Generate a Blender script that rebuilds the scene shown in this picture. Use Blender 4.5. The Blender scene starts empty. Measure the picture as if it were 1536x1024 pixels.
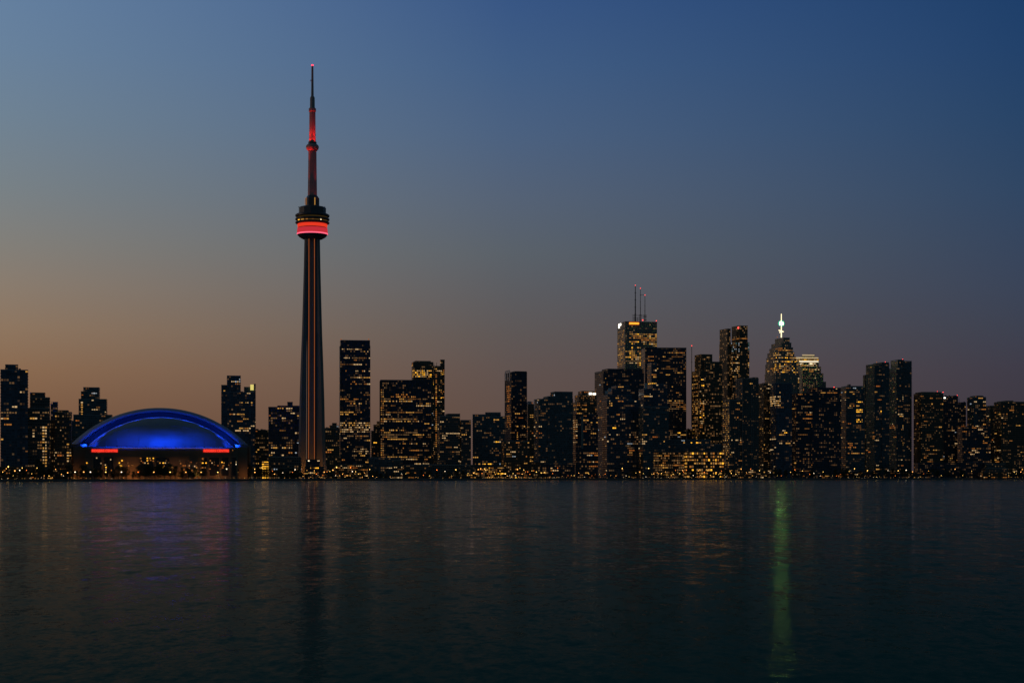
import bpy, math, random
from mathutils import Vector, Matrix
random.seed(7)
R = math.radians
S = bpy.context.scene
C = S.collection
F = 2447.0; HY = 712.5; CH = 7.0; CX = 768.0      # focal length in photo px, horizon row, camera height

# ------------------------------------------------------------------ camera
cam = bpy.data.objects.new('camera', bpy.data.cameras.new('camera')); C.objects.link(cam)
cam.location = (0, 0, CH); cam.rotation_euler = (R(90), 0, 0)
cam.data.sensor_width = 36; cam.data.lens = F/1536*36
cam.data.shift_y = (HY-512)/1536
cam.data.clip_start = 0.5; cam.data.clip_end = 40000
S.camera = cam
S.view_settings.view_transform = 'Standard'; S.view_settings.look = 'None'
S.view_settings.exposure = 0; S.view_settings.gamma = 1

# ------------------------------------------------------------------ world: dusk sky, glow of the set sun to the left
def s2l(c):
    return tuple(((v/255)/12.92 if v/255 <= .04045 else ((v/255+.055)/1.055)**2.4) for v in c)
W = bpy.data.worlds.new('World'); S.world = W; W.use_nodes = True
nt = W.node_tree; nt.nodes.clear()
def N(t, kind, **kw):
    n = t.nodes.new(kind)
    for k, v in kw.items():
        if k.startswith('i'):
            n.inputs[int(k[1:])].default_value = v
        else: setattr(n, k, v)
    return n
def M(t, op, a=None, b=None, c=None, clamp=False):
    n = t.nodes.new('ShaderNodeMath'); n.operation = op; n.use_clamp = clamp
    for i, v in enumerate((a, b, c)):
        if v is None: continue
        if isinstance(v, (int, float)): n.inputs[i].default_value = v
        else: t.links.new(v, n.inputs[i])
    return n.outputs[0]
def MIX(t, f, a, b, blend='MIX'):
    n = t.nodes.new('ShaderNodeMix'); n.data_type = 'RGBA'; n.blend_type = blend
    for i, v in ((0, f), (6, a), (7, b)):
        if isinstance(v, (int, float)): n.inputs[i].default_value = v
        elif isinstance(v, tuple): n.inputs[i].default_value = (*v[:3], 1)
        else: t.links.new(v, n.inputs[i])
    return n.outputs[2]
tc = N(nt, 'ShaderNodeTexCoord'); sp = N(nt, 'ShaderNodeSeparateXYZ')
nt.links.new(tc.outputs['Generated'], sp.inputs[0])
X, Y, Z = sp.outputs
az = M(nt, 'ARCTAN2', X, Y)                                  # 0 ahead, + right
# sky colours by sine of elevation: (photo row -> colour) at three azimuths
ROWS = [700, 620, 560, 500, 440, 380, 300, 200, 100, 0]
SKY = {
 'L': [(112,80,60),(126,92,68),(138,106,80),(142,118,96),(138,124,110),(130,127,121),(120,129,134),(111,130,147),(104,129,156),(99,127,160)],
 'C': [(92,72,65),(96,78,71),(96,82,78),(94,87,86),(92,92,96),(90,97,105),(85,98,117),(75,97,128),(65,93,132),(56,86,132)],
 'R': [(58,52,60),(62,56,65),(63,60,72),(61,65,80),(58,68,88),(54,69,93),(48,70,99),(40,68,103),(34,65,106),(29,62,105)],
}
def ramp(name, zen, gain=1.0):
    n = N(nt, 'ShaderNodeValToRGB'); cr = n.color_ramp
    pts = []
    for r, c in zip(ROWS, SKY[name]):
        e = math.sin(math.atan((HY-r)/F)); pts.append((max(e, 0), s2l(c)))
    pts.append((.5, tuple(.5*(a+b) for a, b in zip(pts[-1][1], zen)))); pts.append((1, zen))
    while len(cr.elements) < len(pts): cr.elements.new(.5)
    for e, (p, c) in zip(cr.elements, pts):
        e.position = p; e.color = (c[0]*gain, c[1]*gain, c[2]*gain, 1)
    nt.links.new(Z, n.inputs[0]); return n.outputs[0]
zen = (.010, .028, .055)
rl, rc, rr = ramp('L', zen), ramp('C', zen), ramp('R', zen)
def mr(v, a, b, c=0, d=1, smooth=False):
    n = N(nt, 'ShaderNodeMapRange', clamp=True); nt.links.new(v, n.inputs[0])
    if smooth: n.interpolation_type = 'SMOOTHSTEP'
    for i, q in enumerate((a, b, c, d)): n.inputs[i+1].default_value = q
    return n.outputs[0]
A0 = math.atan(768/F)
c1 = MIX(nt, mr(az, -A0, 0), rl, rc)
c2 = MIX(nt, mr(az, 0, A0), c1, rr)
back = (.020, .041, .060)                                    # the dark side of the sky behind the camera
absaz = M(nt, 'ABSOLUTE', M(nt, 'ADD', az, .06))
c3 = MIX(nt, mr(absaz, .40, 1.35, 0, 1, True), c2, back)
bg = N(nt, 'ShaderNodeBackground'); nt.links.new(c3, bg.inputs[0]); bg.inputs[1].default_value = 1
wo = N(nt, 'ShaderNodeOutputWorld'); nt.links.new(bg.outputs[0], wo.inputs[0])

# the afterglow where the sun went down, out of frame to the left
sun = bpy.data.objects.new('afterglow_sun', bpy.data.lights.new('afterglow_sun', 'SUN')); C.objects.link(sun)
sun.data.energy = .22; sun.data.angle = R(20); sun.data.color = (1, .62, .38)
sun.rotation_euler = Vector((1, .15, -.06)).to_track_quat('-Z', 'Y').to_euler()

# ------------------------------------------------------------------ helpers
def wx(px, Yd): return (px-CX)/F*Yd
def wz(py, Yd): return CH+(HY-py)/F*Yd
GZ = 2.0
SHORE = [(-700, 1640), (0, 1803), (500, 2141), (800, 2379), (1200, 2556), (1536, 2960), (2100, 3200)]
def shore_y(px):
    for (a, ya), (b, yb) in zip(SHORE, SHORE[1:]):
        if a <= px <= b:
            t = (px-a)/(b-a); return 1/((1-t)/ya+t/yb)
    return 3200
class MB:
    def __init__(s): s.v = []; s.f = []; s.uv = []; s.m = []; s.sm = []
    def quad(s, pts, uv=None, mat=0, smooth=False):
        b = len(s.v); s.v += [tuple(p) for p in pts]; s.f.append(tuple(range(b, b+len(pts))))
        s.uv.append(uv or [(0, 0)]*len(pts)); s.m.append(mat); s.sm.append(smooth)
    def box(s, x0, x1, y0, y1, z0, z1, mat=0, uvs=None, top=None):
        p = lambda x, y, z: (x, y, z)
        fs = [[p(x0,y0,z0),p(x1,y0,z0),p(x1,y0,z1),p(x0,y0,z1)],
              [p(x1,y0,z0),p(x1,y1,z0),p(x1,y1,z1),p(x1,y0,z1)],
              [p(x1,y1,z0),p(x0,y1,z0),p(x0,y1,z1),p(x1,y1,z1)],
              [p(x0,y1,z0),p(x0,y0,z0),p(x0,y0,z1),p(x0,y1,z1)],
              [p(x0,y0,z1),p(x1,y0,z1),p(x1,y1,z1),p(x0,y1,z1)],
              [p(x0,y1,z0),p(x1,y1,z0),p(x1,y0,z0),p(x0,y0,z0)]]
        for i, f in enumerate(fs):
            u = uvs[i] if uvs and i < 4 else None
            s.quad(f, u, (top if (top is not None and i >= 4) else mat))
    def tube(s, a, b, r0, r1, n=8, mat=0, cap=True):
        a = Vector(a); b = Vector(b); d = (b-a).normalized()
        u = d.orthogonal().normalized(); w = d.cross(u)
        ra = [a+(u*math.cos(t)+w*math.sin(t))*r0 for t in [2*math.pi*k/n for k in range(n)]]
        rb = [b+(u*math.cos(t)+w*math.sin(t))*r1 for t in [2*math.pi*k/n for k in range(n)]]
        for k in range(n):
            j = (k+1) % n; s.quad([ra[k], ra[j], rb[j], rb[k]], None, mat, n > 6)
        if cap: s.quad(rb, None, mat); s.quad(ra[::-1], None, mat)
    def lathe(s, prof, n=48, cx=0, cy=0, mat=0, closed=False):
        rings = [[(cx+r*math.cos(2*math.pi*k/n), cy+r*math.sin(2*math.pi*k/n), z) for k in range(n)] for r, z in prof]
        for a, b in zip(rings, rings[1:]):
            for k in range(n):
                j = (k+1) % n; s.quad([a[k], a[j], b[j], b[k]], None, mat, True)
        s.quad(rings[-1], None, mat); s.quad(rings[0][::-1], None, mat)
    def build(s, name, mats, parent=None, loc=None, weld=False):
        me = bpy.data.meshes.new(name); me.from_pydata(s.v, [], s.f)
        uvl = me.uv_layers.new(name='UVMap')
        flat = [c for f in s.uv for u in f for c in u]
        uvl.data.foreach_set('uv', flat)
        me.polygons.foreach_set('material_index', s.m)
        me.polygons.foreach_set('use_smooth', s.sm)
        for m in (mats if isinstance(mats, (list, tuple)) else [mats]): me.materials.append(m)
        if weld:
            import bmesh
            bm = bmesh.new(); bm.from_mesh(me); bmesh.ops.remove_doubles(bm, verts=bm.verts, dist=.001); bm.to_mesh(me); bm.free()
        me.update()
        o = bpy.data.objects.new(name, me); C.objects.link(o)
        if parent is not None: o.parent = parent
        if loc is not None: o.location = loc
        return o
def tag(o, label=None, cat=None, group=None, kind=None):
    if label: o['label'] = label
    if cat: o['category'] = cat
    if group: o['group'] = group
    if kind: o['kind'] = kind
    return o
def empty(name, loc, rz=0):
    o = bpy.data.objects.new(name, None); C.objects.link(o); o.location = loc; o.rotation_euler.z = rz
    o.empty_display_size = 5; return o

# ------------------------------------------------------------------ materials
def mat(name, col, rough=.6, metal=0, var=.25, scale=.3, spec=.5):
    m = bpy.data.materials.new(name); m.use_nodes = True; t = m.node_tree; b = t.nodes['Principled BSDF']
    tx = N(t, 'ShaderNodeTexCoord'); no = N(t, 'ShaderNodeTexNoise'); no.inputs['Scale'].default_value = scale; no.inputs['Detail'].default_value = 5
    t.links.new(tx.outputs['Object'], no.inputs[0])
    c = MIX(t, no.outputs[0], tuple(v*(1-var) for v in col), tuple(min(1, v*(1+var)) for v in col))
    t.links.new(c, b.inputs['Base Color'])
    b.inputs['Roughness'].default_value = rough; b.inputs['Metallic'].default_value = metal
    b.inputs['Specular IOR Level'].default_value = spec
    return m
def emis(name, col, st):
    m = bpy.data.materials.new(name); m.use_nodes = True; t = m.node_tree; t.nodes.clear()
    e = N(t, 'ShaderNodeEmission'); e.inputs[0].default_value = (*col, 1); e.inputs[1].default_value = st
    o = N(t, 'ShaderNodeOutputMaterial'); t.links.new(e.outputs[0], o.inputs[0]); return m
def facade(name, wall, glass, mx=.12, my0=.25, my1=.9, pd=.1, level=.03, warm=(1, .62, .26), grough=.16, wspec=.5):
    """cells come from the UVs: one unit across is a bay, one unit up is a storey"""
    m = bpy.data.materials.new(name); m.use_nodes = True; t = m.node_tree; b = t.nodes['Principled BSDF']
    uv = N(t, 'ShaderNodeUVMap'); s = N(t, 'ShaderNodeSeparateXYZ'); t.links.new(uv.outputs[0], s.inputs[0])
    fu = M(t, 'FRACT', s.outputs[0]); fv = M(t, 'FRACT', s.outputs[1])
    iu = M(t, 'FLOOR', s.outputs[0]); iv = M(t, 'FLOOR', s.outputs[1])
    k = M(t, 'MULTIPLY', M(t, 'GREATER_THAN', fu, mx), M(t, 'LESS_THAN', fu, 1-mx))
    k2 = M(t, 'MULTIPLY', M(t, 'GREATER_THAN', fv, my0), M(t, 'LESS_THAN', fv, my1))
    mask = M(t, 'MULTIPLY', k, k2)
    cb = N(t, 'ShaderNodeCombineXYZ'); t.links.new(iu, cb.inputs[0]); t.links.new(iv, cb.inputs[1])
    wn = N(t, 'ShaderNodeTexWhiteNoise', noise_dimensions='2D'); t.links.new(cb.outputs[0], wn.inputs['Vector'])
    rnd = wn.outputs['Value']; sc = N(t, 'ShaderNodeSeparateColor'); t.links.new(wn.outputs['Color'], sc.inputs[0])
    # glass tone varies pane to pane (blinds), walls weather in broad patches
    gl = MIX(t, sc.outputs[1], tuple(v*.4 for v in glass), tuple(v*1.8 for v in glass))
    tx = N(t, 'ShaderNodeTexCoord'); no = N(t, 'ShaderNodeTexNoise'); no.inputs['Scale'].default_value = .06; t.links.new(tx.outputs['Object'], no.inputs[0])
    wl = MIX(t, no.outputs[0], tuple(v*.65 for v in wall), tuple(v*1.35 for v in wall))
    t.links.new(MIX(t, mask, wl, gl), b.inputs['Base Color'])
    ro = N(t, 'ShaderNodeMapRange'); t.links.new(mask, ro.inputs[0]); ro.inputs[3].default_value = .7; ro.inputs[4].default_value = grough
    t.links.new(ro.outputs[0], b.inputs['Roughness']); b.inputs['Specular IOR Level'].default_value = wspec
    cc = N(t, 'ShaderNodeCombineXYZ'); t.links.new(M(t, 'FLOOR', M(t, 'DIVIDE', iu, 3)), cc.inputs[0]); t.links.new(iv, cc.inputs[1])
    wc = N(t, 'ShaderNodeTexWhiteNoise', noise_dimensions='2D'); t.links.new(cc.outputs[0], wc.inputs['Vector'])     # rooms of three bays are lit together
    lit = M(t, 'MULTIPLY', M(t, 'MULTIPLY', mask, M(t, 'LESS_THAN', rnd, .7)), M(t, 'LESS_THAN', wc.outputs[0], pd*1.7))
    lv = M(t, 'MULTIPLY', lit, M(t, 'MULTIPLY', M(t, 'POWER', sc.outputs[2], 2.5), level*2.6))
    t.links.new(lv, b.inputs['Emission Strength'])
    t.links.new(MIX(t, sc.outputs[0], (1, .45, .15), warm), b.inputs['Emission Color'])
    return m
FM = {
 'blue':  facade('blue_glass_facade', (.06,.085,.12), (.04,.07,.11), pd=.16, level=.05),
 'teal':  facade('teal_glass_facade', (.08,.11,.12), (.04,.08,.10), pd=.14, level=.05, my0=.3),
 'black': facade('black_steel_facade', (.03,.042,.06), (.022,.038,.07), mx=.16, pd=.22, level=.05),
 'brown': facade('brown_stone_facade', (.13,.10,.07), (.03,.03,.03), mx=.22, my0=.3, my1=.8, pd=.22, level=.07, grough=.3),
 'conc':  facade('concrete_facade', (.11,.11,.10), (.025,.03,.035), mx=.2, my0=.3, my1=.82, pd=.18, level=.05, grough=.25),
 'stone': facade('pale_stone_facade', (.30,.28,.24), (.03,.035,.04), mx=.24, my0=.3, my1=.85, pd=.25, level=.09, grough=.25),
 'gold':  facade('gold_glass_facade', (.10,.075,.04), (.05,.045,.03), pd=.3, level=.09),
 'warm':  facade('lit_brick_facade', (.16,.09,.05), (.04,.03,.02), mx=.2, pd=.3, level=.1, grough=.3),
}
SLAB = {'blue': mat('blue_slab', (.13,.17,.22)), 'teal': mat('teal_slab', (.17,.22,.24)), 'black': mat('black_slab', (.05,.06,.075)),
        'brown': mat('brown_slab', (.24,.20,.14)), 'conc': mat('concrete_slab', (.25,.25,.23)), 'stone': mat('stone_slab', (.3,.28,.25)),
        'gold': mat('bronze_slab', (.2,.15,.08)), 'warm': mat('brick_slab', (.18,.10,.06))}
ROOF = mat('roof_gravel', (.05,.05,.05), .9); METAL = mat('grey_metal', (.16,.16,.17), .45, .5)
DARK = mat('dark_metal', (.03,.03,.035), .5, .3)
WIN = [emis('window_warm_white', (1,.64,.3), .6), emis('window_yellow', (1,.48,.10), .54), emis('window_amber', (1,.36,.07), .34),
       emis('window_dim_amber', (1,.42,.12), .13), emis('window_dim_yellow', (1,.55,.22), .16), emis('window_orange', (1,.28,.05), .32),
       emis('window_cool_white', (.8,.9,1), .42), emis('window_gold', (1,.46,.035), 1.5), emis('window_bright', (1,.78,.48), 1.8),
       emis('window_teal', (.35,.8,.75), .14)]
LW_RES = [0,0,1,1,2,3,3,3,4,4,5,6]; LW_OFF = [0,1,1,2,3,3,4,4,4]; LW_GOLD = [1,1,7,7,2,0,4]
RED = emis('red_light', (1,.06,.05), 3.0)

# one shared pane mesh per window material: a thin pane with a frame lip
def pane_mesh(m):
    b = MB(); b.box(-.5,.5,-.5,.5,-.5,.5)
    me = bpy.data.meshes.new('lit_window'); me.from_pydata(b.v, [], b.f); me.materials.append(m); return me
PANES = [pane_mesh(m) for m in WIN]

# ------------------------------------------------------------------ the building kit
COVER = []      # (px0, px1, top row, distance) of everything that can hide a window
BLD = []
def solve(px0, px1, Yf, D, rot):
    """width and centre of a box of depth D turned by rot whose outline spans px0..px1"""
    W_ = (px1-px0)/F*Yf; cx = wx((px0+px1)/2, Yf+D/2); cy = Yf+D/2
    c, s = math.cos(rot), math.sin(rot)
    for _ in range(30):
        ps = [CX+F*(cx+c*a-s*b)/(cy+s*a+c*b) for a in (-W_/2, W_/2) for b in (-D/2, D/2)]
        lo, hi = min(ps), max(ps)
        W_ = max(1.0, W_+((px1-px0)-(hi-lo))/F*cy); cx += ((px0+px1)/2-(lo+hi)/2)/F*cy
    return W_, cx, cy
def building(name, cat, label, Yf, masses, style='blue', D=34, rot=11, fh=3.5, bw=3.0, slab=.35, fins=0, lit=None, res=.1, rowp=0, bands=(), pal=None,
             seed=None, roof=True, even=None, caps=(), dimtop=0, group=None, stone=None):
    BLD.append(dict(name=name, cat=cat, label=label, Yf=Yf, masses=masses, style=style, D=D, rot=R(rot), fh=fh, bw=bw, slab=slab, fins=fins,
                    res=res, rowp=rowp, bands=bands, pal=pal, seed=seed if seed is not None else len(BLD)*13+5, caps=caps, dimtop=dimtop, roof=roof, even=even))
    for m in masses: COVER.append((m[0], m[1], m[2], Yf))
def emit_buildings():
    for B in BLD:
        rn = random.Random(B['seed']); rot = B['rot']; root = None; wins = []
        body = MB(); c, s = math.cos(rot), math.sin(rot)
        roofb = MB(); fh = B['fh']
        for k, ms in enumerate(B['masses']):
            x0, x1, top = ms[:3]; bot = ms[3] if len(ms) > 3 else None
            D = (ms[4] if len(ms) > 4 else min(B['D'], max(6, (x1-x0)/F*B['Yf']*1.6))) - 1.3*k*.5; D = max(D, 3)
            Yf = B['Yf'] + .45*k + ((min(B['D'], 40)-D)/2 if k else 0)
            W_, cx, cy = solve(x0, x1, Yf, D, rot)
            ztop = wz(top, Yf); z0 = GZ if bot is None else wz(bot, Yf)
            if root is None:
                ox, oy = cx, cy; root = empty(B['name'], (ox, oy, GZ), rot); tag(root, B['label'], B['cat'])
            # local centre
            dx, dy = cx-ox, cy-oy; lx = c*dx+s*dy; ly = -s*dx+c*dy
            zb, zt = z0-GZ, ztop-GZ
            nb = max(1, round(W_/B['bw'])); nd = max(1, round(D/B['bw'])); nf = max(1, round((zt-zb)/fh)); f0 = int(zb/fh); uo = 61*k+rn.randrange(500)
            X0, X1, Y0, Y1 = lx-W_/2, lx+W_/2, ly-D/2, ly+D/2
            def uvq(u0, n): return [(u0, f0), (u0+n, f0), (u0+n, f0+nf), (u0, f0+nf)]
            body.box(X0, X1, Y0, Y1, zb, zt, 0, [uvq(uo, nb), uvq(uo+100, nd), uvq(uo+200, nb), uvq(uo+300, nd)], top=2)
            sh = (zt-zb)/nf; p = B['slab']
            if p > 0:
                for j in range(1, nf):
                    z = zb+j*sh; q = p*(1 if rn.random() < .9 else .3)
                    body.box(X0-q, X1+q, Y0-q, Y1+q, z-.16, z+.16, 1)
            body.box(X0-.2, X1+.2, Y0-.2, Y1+.2, zt-.9, zt+.5, 1, top=2)       # parapet
            if B['fins']:
                g = B['fins']
                for i in range(0, nb+1, g):
                    u = X0+i*W_/nb; body.box(u-.25, u+.25, Y0-.75, Y0-.02, zb, zt, 1)
                for i in range(0, nd+1, g):
                    u = Y0+i*D/nd; body.box(X0-.75, X0-.02, u-.25, u+.25, zb, zt, 1)
            # rooftop plant
            if B['roof'] and W_ > 9 and k == 0:
                for _ in range(rn.randint(2, 5)):
                    w = rn.uniform(1.5, W_*.22); u = rn.uniform(X0+w/2+1, X1-w/2-1) if X1-X0 > w+2 else lx
                    v = rn.uniform(Y0+2, Y1-2); roofb.box(u-w/2, u+w/2, v-1.5, v+1.5, zt-.2, zt+rn.uniform(.8, 2.6))
                if rn.random() < .5:
                    u = rn.uniform(X0+1, X1-1); roofb.tube((u, ly, zt), (u, ly, zt+rn.uniform(3, 7)), .12, .06, 5)
            # which flank shows
            a = math.atan((.5*(x0+x1)-CX)/F); r = rot+a
            faces = [('F', nb, W_)]
            if r > .02: faces.append(('L', nd, D))
            elif r < -.02: faces.append(('R', nd, D))
            for fc, n, ln in faces:
                cw = ln/n
                for j in range(nf):
                    zc = zb+(j+.56)*sh; vfrac = j/max(1, nf)
                    row_on = rn.random() < B['rowp']*.75; run = 0; dens = B['res']*.62*rn.choice([.2, .5, 1, 1.3, 1.9]) if B['even'] is None else B['even']/.6
                    py = HY-(zc+GZ-CH)*F/cy
                    bd = [b for b in B['bands'] if abs(b[0]-py) < sh*F/cy*.55 and (len(b) < 6 or b[5] == fc)]
                    for i in range(n):
                        if fc == 'F': u = X0+(i+.5)*cw; P = Vector((u, Y0-.1, zc))
                        elif fc == 'L': u = Y1-(i+.5)*cw; P = Vector((X0-.1, u, zc))
                        else: u = Y0+(i+.5)*cw; P = Vector((X1+.1, u, zc))
                        wxp = ox+c*P.x-s*P.y; wyp = oy+s*P.x+c*P.y
                        px = CX+F*wxp/wyp
                        on = False; m = None
                        for b in bd:
                            if b[1] <= px <= b[2] and rn.random() < b[3]*.9:
                                on = True; m = rn.choice(b[4]) if isinstance(b[4], (list, tuple)) else b[4]
                        if not on and py > B['masses'][k][2]+B['dimtop']:
                            if run > 0: on = True; run -= 1; m = run_m
                            elif rn.random() < dens*.6+(.16 if row_on else 0):
                                run = rn.randint(0, 7 if row_on else 2) if B['even'] is None else 0; on = True; m = run_m = rn.choice(B['pal'] or LW_RES)
                        if not on: continue
                        if px < -4 or px > 1540: continue
                        if any(q[0] < px < q[1] and py > q[2] and q[3] < B['Yf']-3 for q in COVER): continue
                        if any(q is not ms and q[0]+.5 < px < q[1]-.5 and py > q[2] and kk < k for kk, q in enumerate(B['masses'])) and k: continue
                        if m is None: m = rn.choice(B['pal'] or LW_RES)
                        wd = cw*rn.choice([.4, .55, .7, .8, .9]); ht = sh*rn.choice([.3, .42, .5, .58])
                        dims = (wd, .16, ht) if fc == 'F' else (.16, wd, ht)
                        wins.append((m, P, dims, wd*ht*(.3 if fc != 'F' else 1)*(2 if m in (0,1,7,8) else 1)))
        mats = [FM[B['style']], SLAB[B['style']], ROOF]
        body.build('wall', mats, root)
        if roofb.v: roofb.build('rooftop_plant', METAL, root)
        wins.sort(key=lambda w: -w[3])
        for m, P, d, _ in wins[:99]:
            o = bpy.data.objects.new('lit_window', PANES[m]); C.objects.link(o); o.parent = root; o.location = P; o.scale = d
        if len(wins) > 99:
            sb = MB(); used = sorted({w[0] for w in wins[99:]})
            for m, P, d, _ in wins[99:]:
                sb.box(P.x-d[0]/2, P.x+d[0]/2, P.y-d[1]/2, P.y+d[1]/2, P.z-d[2]/2, P.z+d[2]/2, used.index(m))
            tag(sb.build('lit_windows', [WIN[i] for i in used], root), kind='stuff')
        def lp(px, py, dist=None):
            yy = dist or (B['Yf']+4); x, y, z = wx(px, yy), yy, wz(py, yy); dx, dy = x-ox, y-oy
            return Vector((c*dx+s*dy, -s*dx+c*dy, z-GZ))
        for fn in B['caps']: fn(root, lp, B)

# extras carried by single buildings
def red_lamp(px, py, r=.8, m=None):
    def f(root, lp, B):
        p = lp(px, py); b = MB(); b.lathe([(r*.1, -r), (r*.8, -r*.6), (r, 0), (r*.8, r*.6), (r*.1, r)], 10, p.x, p.y)
        for i, v in enumerate(b.v): b.v[i] = (v[0], v[1], v[2]+p.z)
        b.tube((p.x, p.y, p.z-3), (p.x, p.y, p.z-r*.9), .15, .15, 6, 1)
        b.build('warning_light', [m or RED, DARK], root)
    return f
def mast(px, y0, y1, w=.5, lamp=True, name='antenna'):
    def f(root, lp, B):
        a = lp(px, y0); t = lp(px, y1); b = MB(); b.tube(a, t, w, w*.55, 8)
        for k in range(1, 5):
            q = a.lerp(t, k/5); b.tube(q-Vector((w*1.6, 0, 0)), q+Vector((w*1.6, 0, 0)), w*.3, w*.3, 5)
        o = b.build(name, DARK, root)
        if lamp:
            b = MB(); b.tube(t, t+Vector((0, 0, 1.6)), .7, .5, 8); b.build('warning_light', RED, o)
    return f
def slabpart(name, x0, x1, y0, y1, m, out=1.2, depth=.5, rnd=False):
    def f(root, lp, B):
        d = B['Yf']-out; a = lp(x0, y1, d); b_ = lp(x1, y0, d)
        # keep it parallel to the facade
        b = MB(); yy = a.y; b.box(min(a.x, b_.x), max(a.x, b_.x), yy-depth, yy, a.z, b_.z); b.build(name, m, root)
    return f
EM = lambda n, c, s_: emis(n, c, s_)
SIGN_W = emis('white_sign', (1, .93, .8), 2.2); SIGN_O = emis('orange_sign', (1, .24, .02), 2.4); SIGN_Y = emis('yellow_sign', (.95, .8, .22), .75)
WHITE_PAINT = mat('white_painted_steel', (.6, .6, .62), .5)
def onface(name, x0, x1, y0, y1, m, face='F', out=.45, th=.3, mass=0):
    """a sign or panel fixed flat on a facade; x0..x1, y0..y1 are photo rows and columns it should cover"""
    def f(root, lp, B):
        ms = B['masses'][mass]; D = ms[4] if len(ms) > 4 else min(B['D'], max(6, (ms[1]-ms[0])/F*B['Yf']*1.6)); rot = B['rot']; D = max(3, D-1.3*mass*.5)
        Yf = B['Yf']+.45*mass+((min(B['D'], 40)-D)/2 if mass else 0)
        W_, cx, cy = solve(ms[0], ms[1], Yf, D, rot)
        c, s = math.cos(rot), math.sin(rot); ox, oy = root.location.x, root.location.y
        dx, dy = cx-ox, cy-oy; lx, ly = c*dx+s*dy, -s*dx+c*dy
        # ray through px meets the face plane (local)
        def hit(px):
            k = (px-CX)/F    # world X = k*Y
            if face == 'F':
                q = ly-D/2-out       # local y const: find local x so that (ox+c u - s q) = k (oy+s u + c q)
                return (k*(oy+c*q)-ox+s*q)/(c-k*s), q
            q = lx-W_/2-out          # local x const
            return q, (ox+c*q-k*(oy+s*q))/(s+k*c)
        (ua, va), (ub, vb) = hit(x0), hit(x1); yy = oy+s*ua+c*va
        za, zb = wz(y1, yy)-GZ, wz(y0, yy)-GZ; b = MB()
        if face == 'F': b.box(ua, ub, va, va+th, za, zb)
        else: b.box(ua, ua+th, min(va, vb), max(va, vb), za, zb)
        b.build(name, m, root)
    return f

# ------------------------------------------------------------------ the skyline, left to right
T = lambda *a, **k: building('condo_tower', 'condo tower', *a, **k)
O = lambda *a, **k: building('office_tower', 'office tower', *a, **k)
L = lambda *a, **k: building('low_building', 'building', *a, **k)
H = [1, 1, 0, 4, 2]
T('tall dark blue condo tower at the left edge with a flat penthouse box', 1905, [(1,30,554.5),(29,42,555),(8,27,547,556),(28.6,31,553)], 'blue', D=30, rot=17, slab=.5, res=.07,
  bands=[(628,2,14,.8,H),(659,2,14,.5,H),(703,2,14,.9,[0,4]),(612,16,24,.5,H)])
T('broad condo block with a stepped top, right of the tall tower at the left edge', 1960, [(41,75,612),(45,68,589),(45,75,596)], 'conc', rot=15, res=.13,
  bands=[(y,64.5,69,.9,[1,4,0]) for y in range(641,700,3)]+[(y,50,54,.8,[0,4]) for y in range(643,656,3)]+[(y,56,64,.6,[2,4]) for y in (664,669,673)])
T('slim distant tower rising just behind between two condo blocks left of the dome', 2260, [(79,87,603),(76,80,606)], 'blue', D=14, rot=12, res=.04,
  caps=[mast(77, 607, 602, .3, False)])
T('condo block directly left of the blue dome with lit windows low on its corner', 2010, [(82,108,618),(74,84,630),(86,103,615.5,619)], 'brown', rot=14, res=.11,
  bands=[(y,101,105,.9,[0,1]) for y in range(665,690,3)])
T('stepped condo tower behind the left end of the blue dome', 2420, [(110,169,622),(118,161,598.5),(125,150,581),(121.5,126,587),(107,111,631)], 'teal', D=36, rot=12, res=.1,
  bands=[(y,121,124,.7,[0,1]) for y in range(600,630,4)]+[(600.5,153,157,1,[8]),(602,136,141,.9,[0])])
L('low orange lit brick block at the foot of the condos by the left edge', 1870, [(-12,56,700)], 'warm', D=18, rot=8, fh=3.2, res=.2, pal=[2,5,1,3,3,0])
L('low orange lit brick block directly left of the dome', 1930, [(60,104,704)], 'warm', D=16, rot=8, fh=3.2, res=.22, pal=[2,5,1,3,0])
T('blue glass tower behind the right end of the dome with a yellow crown panel', 2470, [(332,382,588),(332,341,577.5),(340.5,361,563.5),(366,382.6,580.5),(381,383.5,576)], 'blue', D=34, rot=10, res=.09,
  bands=[(573,346,360,.85,[6,0]),(604,361,380,.7,H),(585,334,339,.8,H),(623,343,366,.8,H),(641,357,375,.6,H),(647.5,353,376,.75,[0])],
  caps=[onface('lit_crown_panel', 375.5, 380.5, 576.5, 585, SIGN_Y, 'F', 1.2)])
L('low brown block in the gap right of the blue glass tower', 2520, [(380,406,645)], 'brown', D=24, rot=10, res=.14)
O('wide black block directly left of the needle tower with a small rooftop box', 2330, [(402.5,452,610.5),(431,439,603),(416,450,608.5)], 'black', D=34, rot=9, res=.13, slab=.2,
  bands=[(672,405,450,.35,H),(638,428,436,.8,H)])
L('small bright yellow lit glass hall left of the needle tower', 2200, [(393,402.5,691)], 'gold', D=10, rot=6, res=.95, fh=3, bw=2.6, pal=[7,7,1], roof=False, even=.9)
L('low grey podium at the foot of the needle tower, on its left', 2140, [(403,452,685)], 'conc', D=20, rot=6, res=.05)
O('low dark block visible just right of the needle tower', 2480, [(484,509.5,642),(498,505,634.5),(494,508,638)], 'brown', D=26, rot=9, res=.12, bands=[(679,486,497,.9,[5,2]),(641.5,486,498,.5,[2])])
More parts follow.
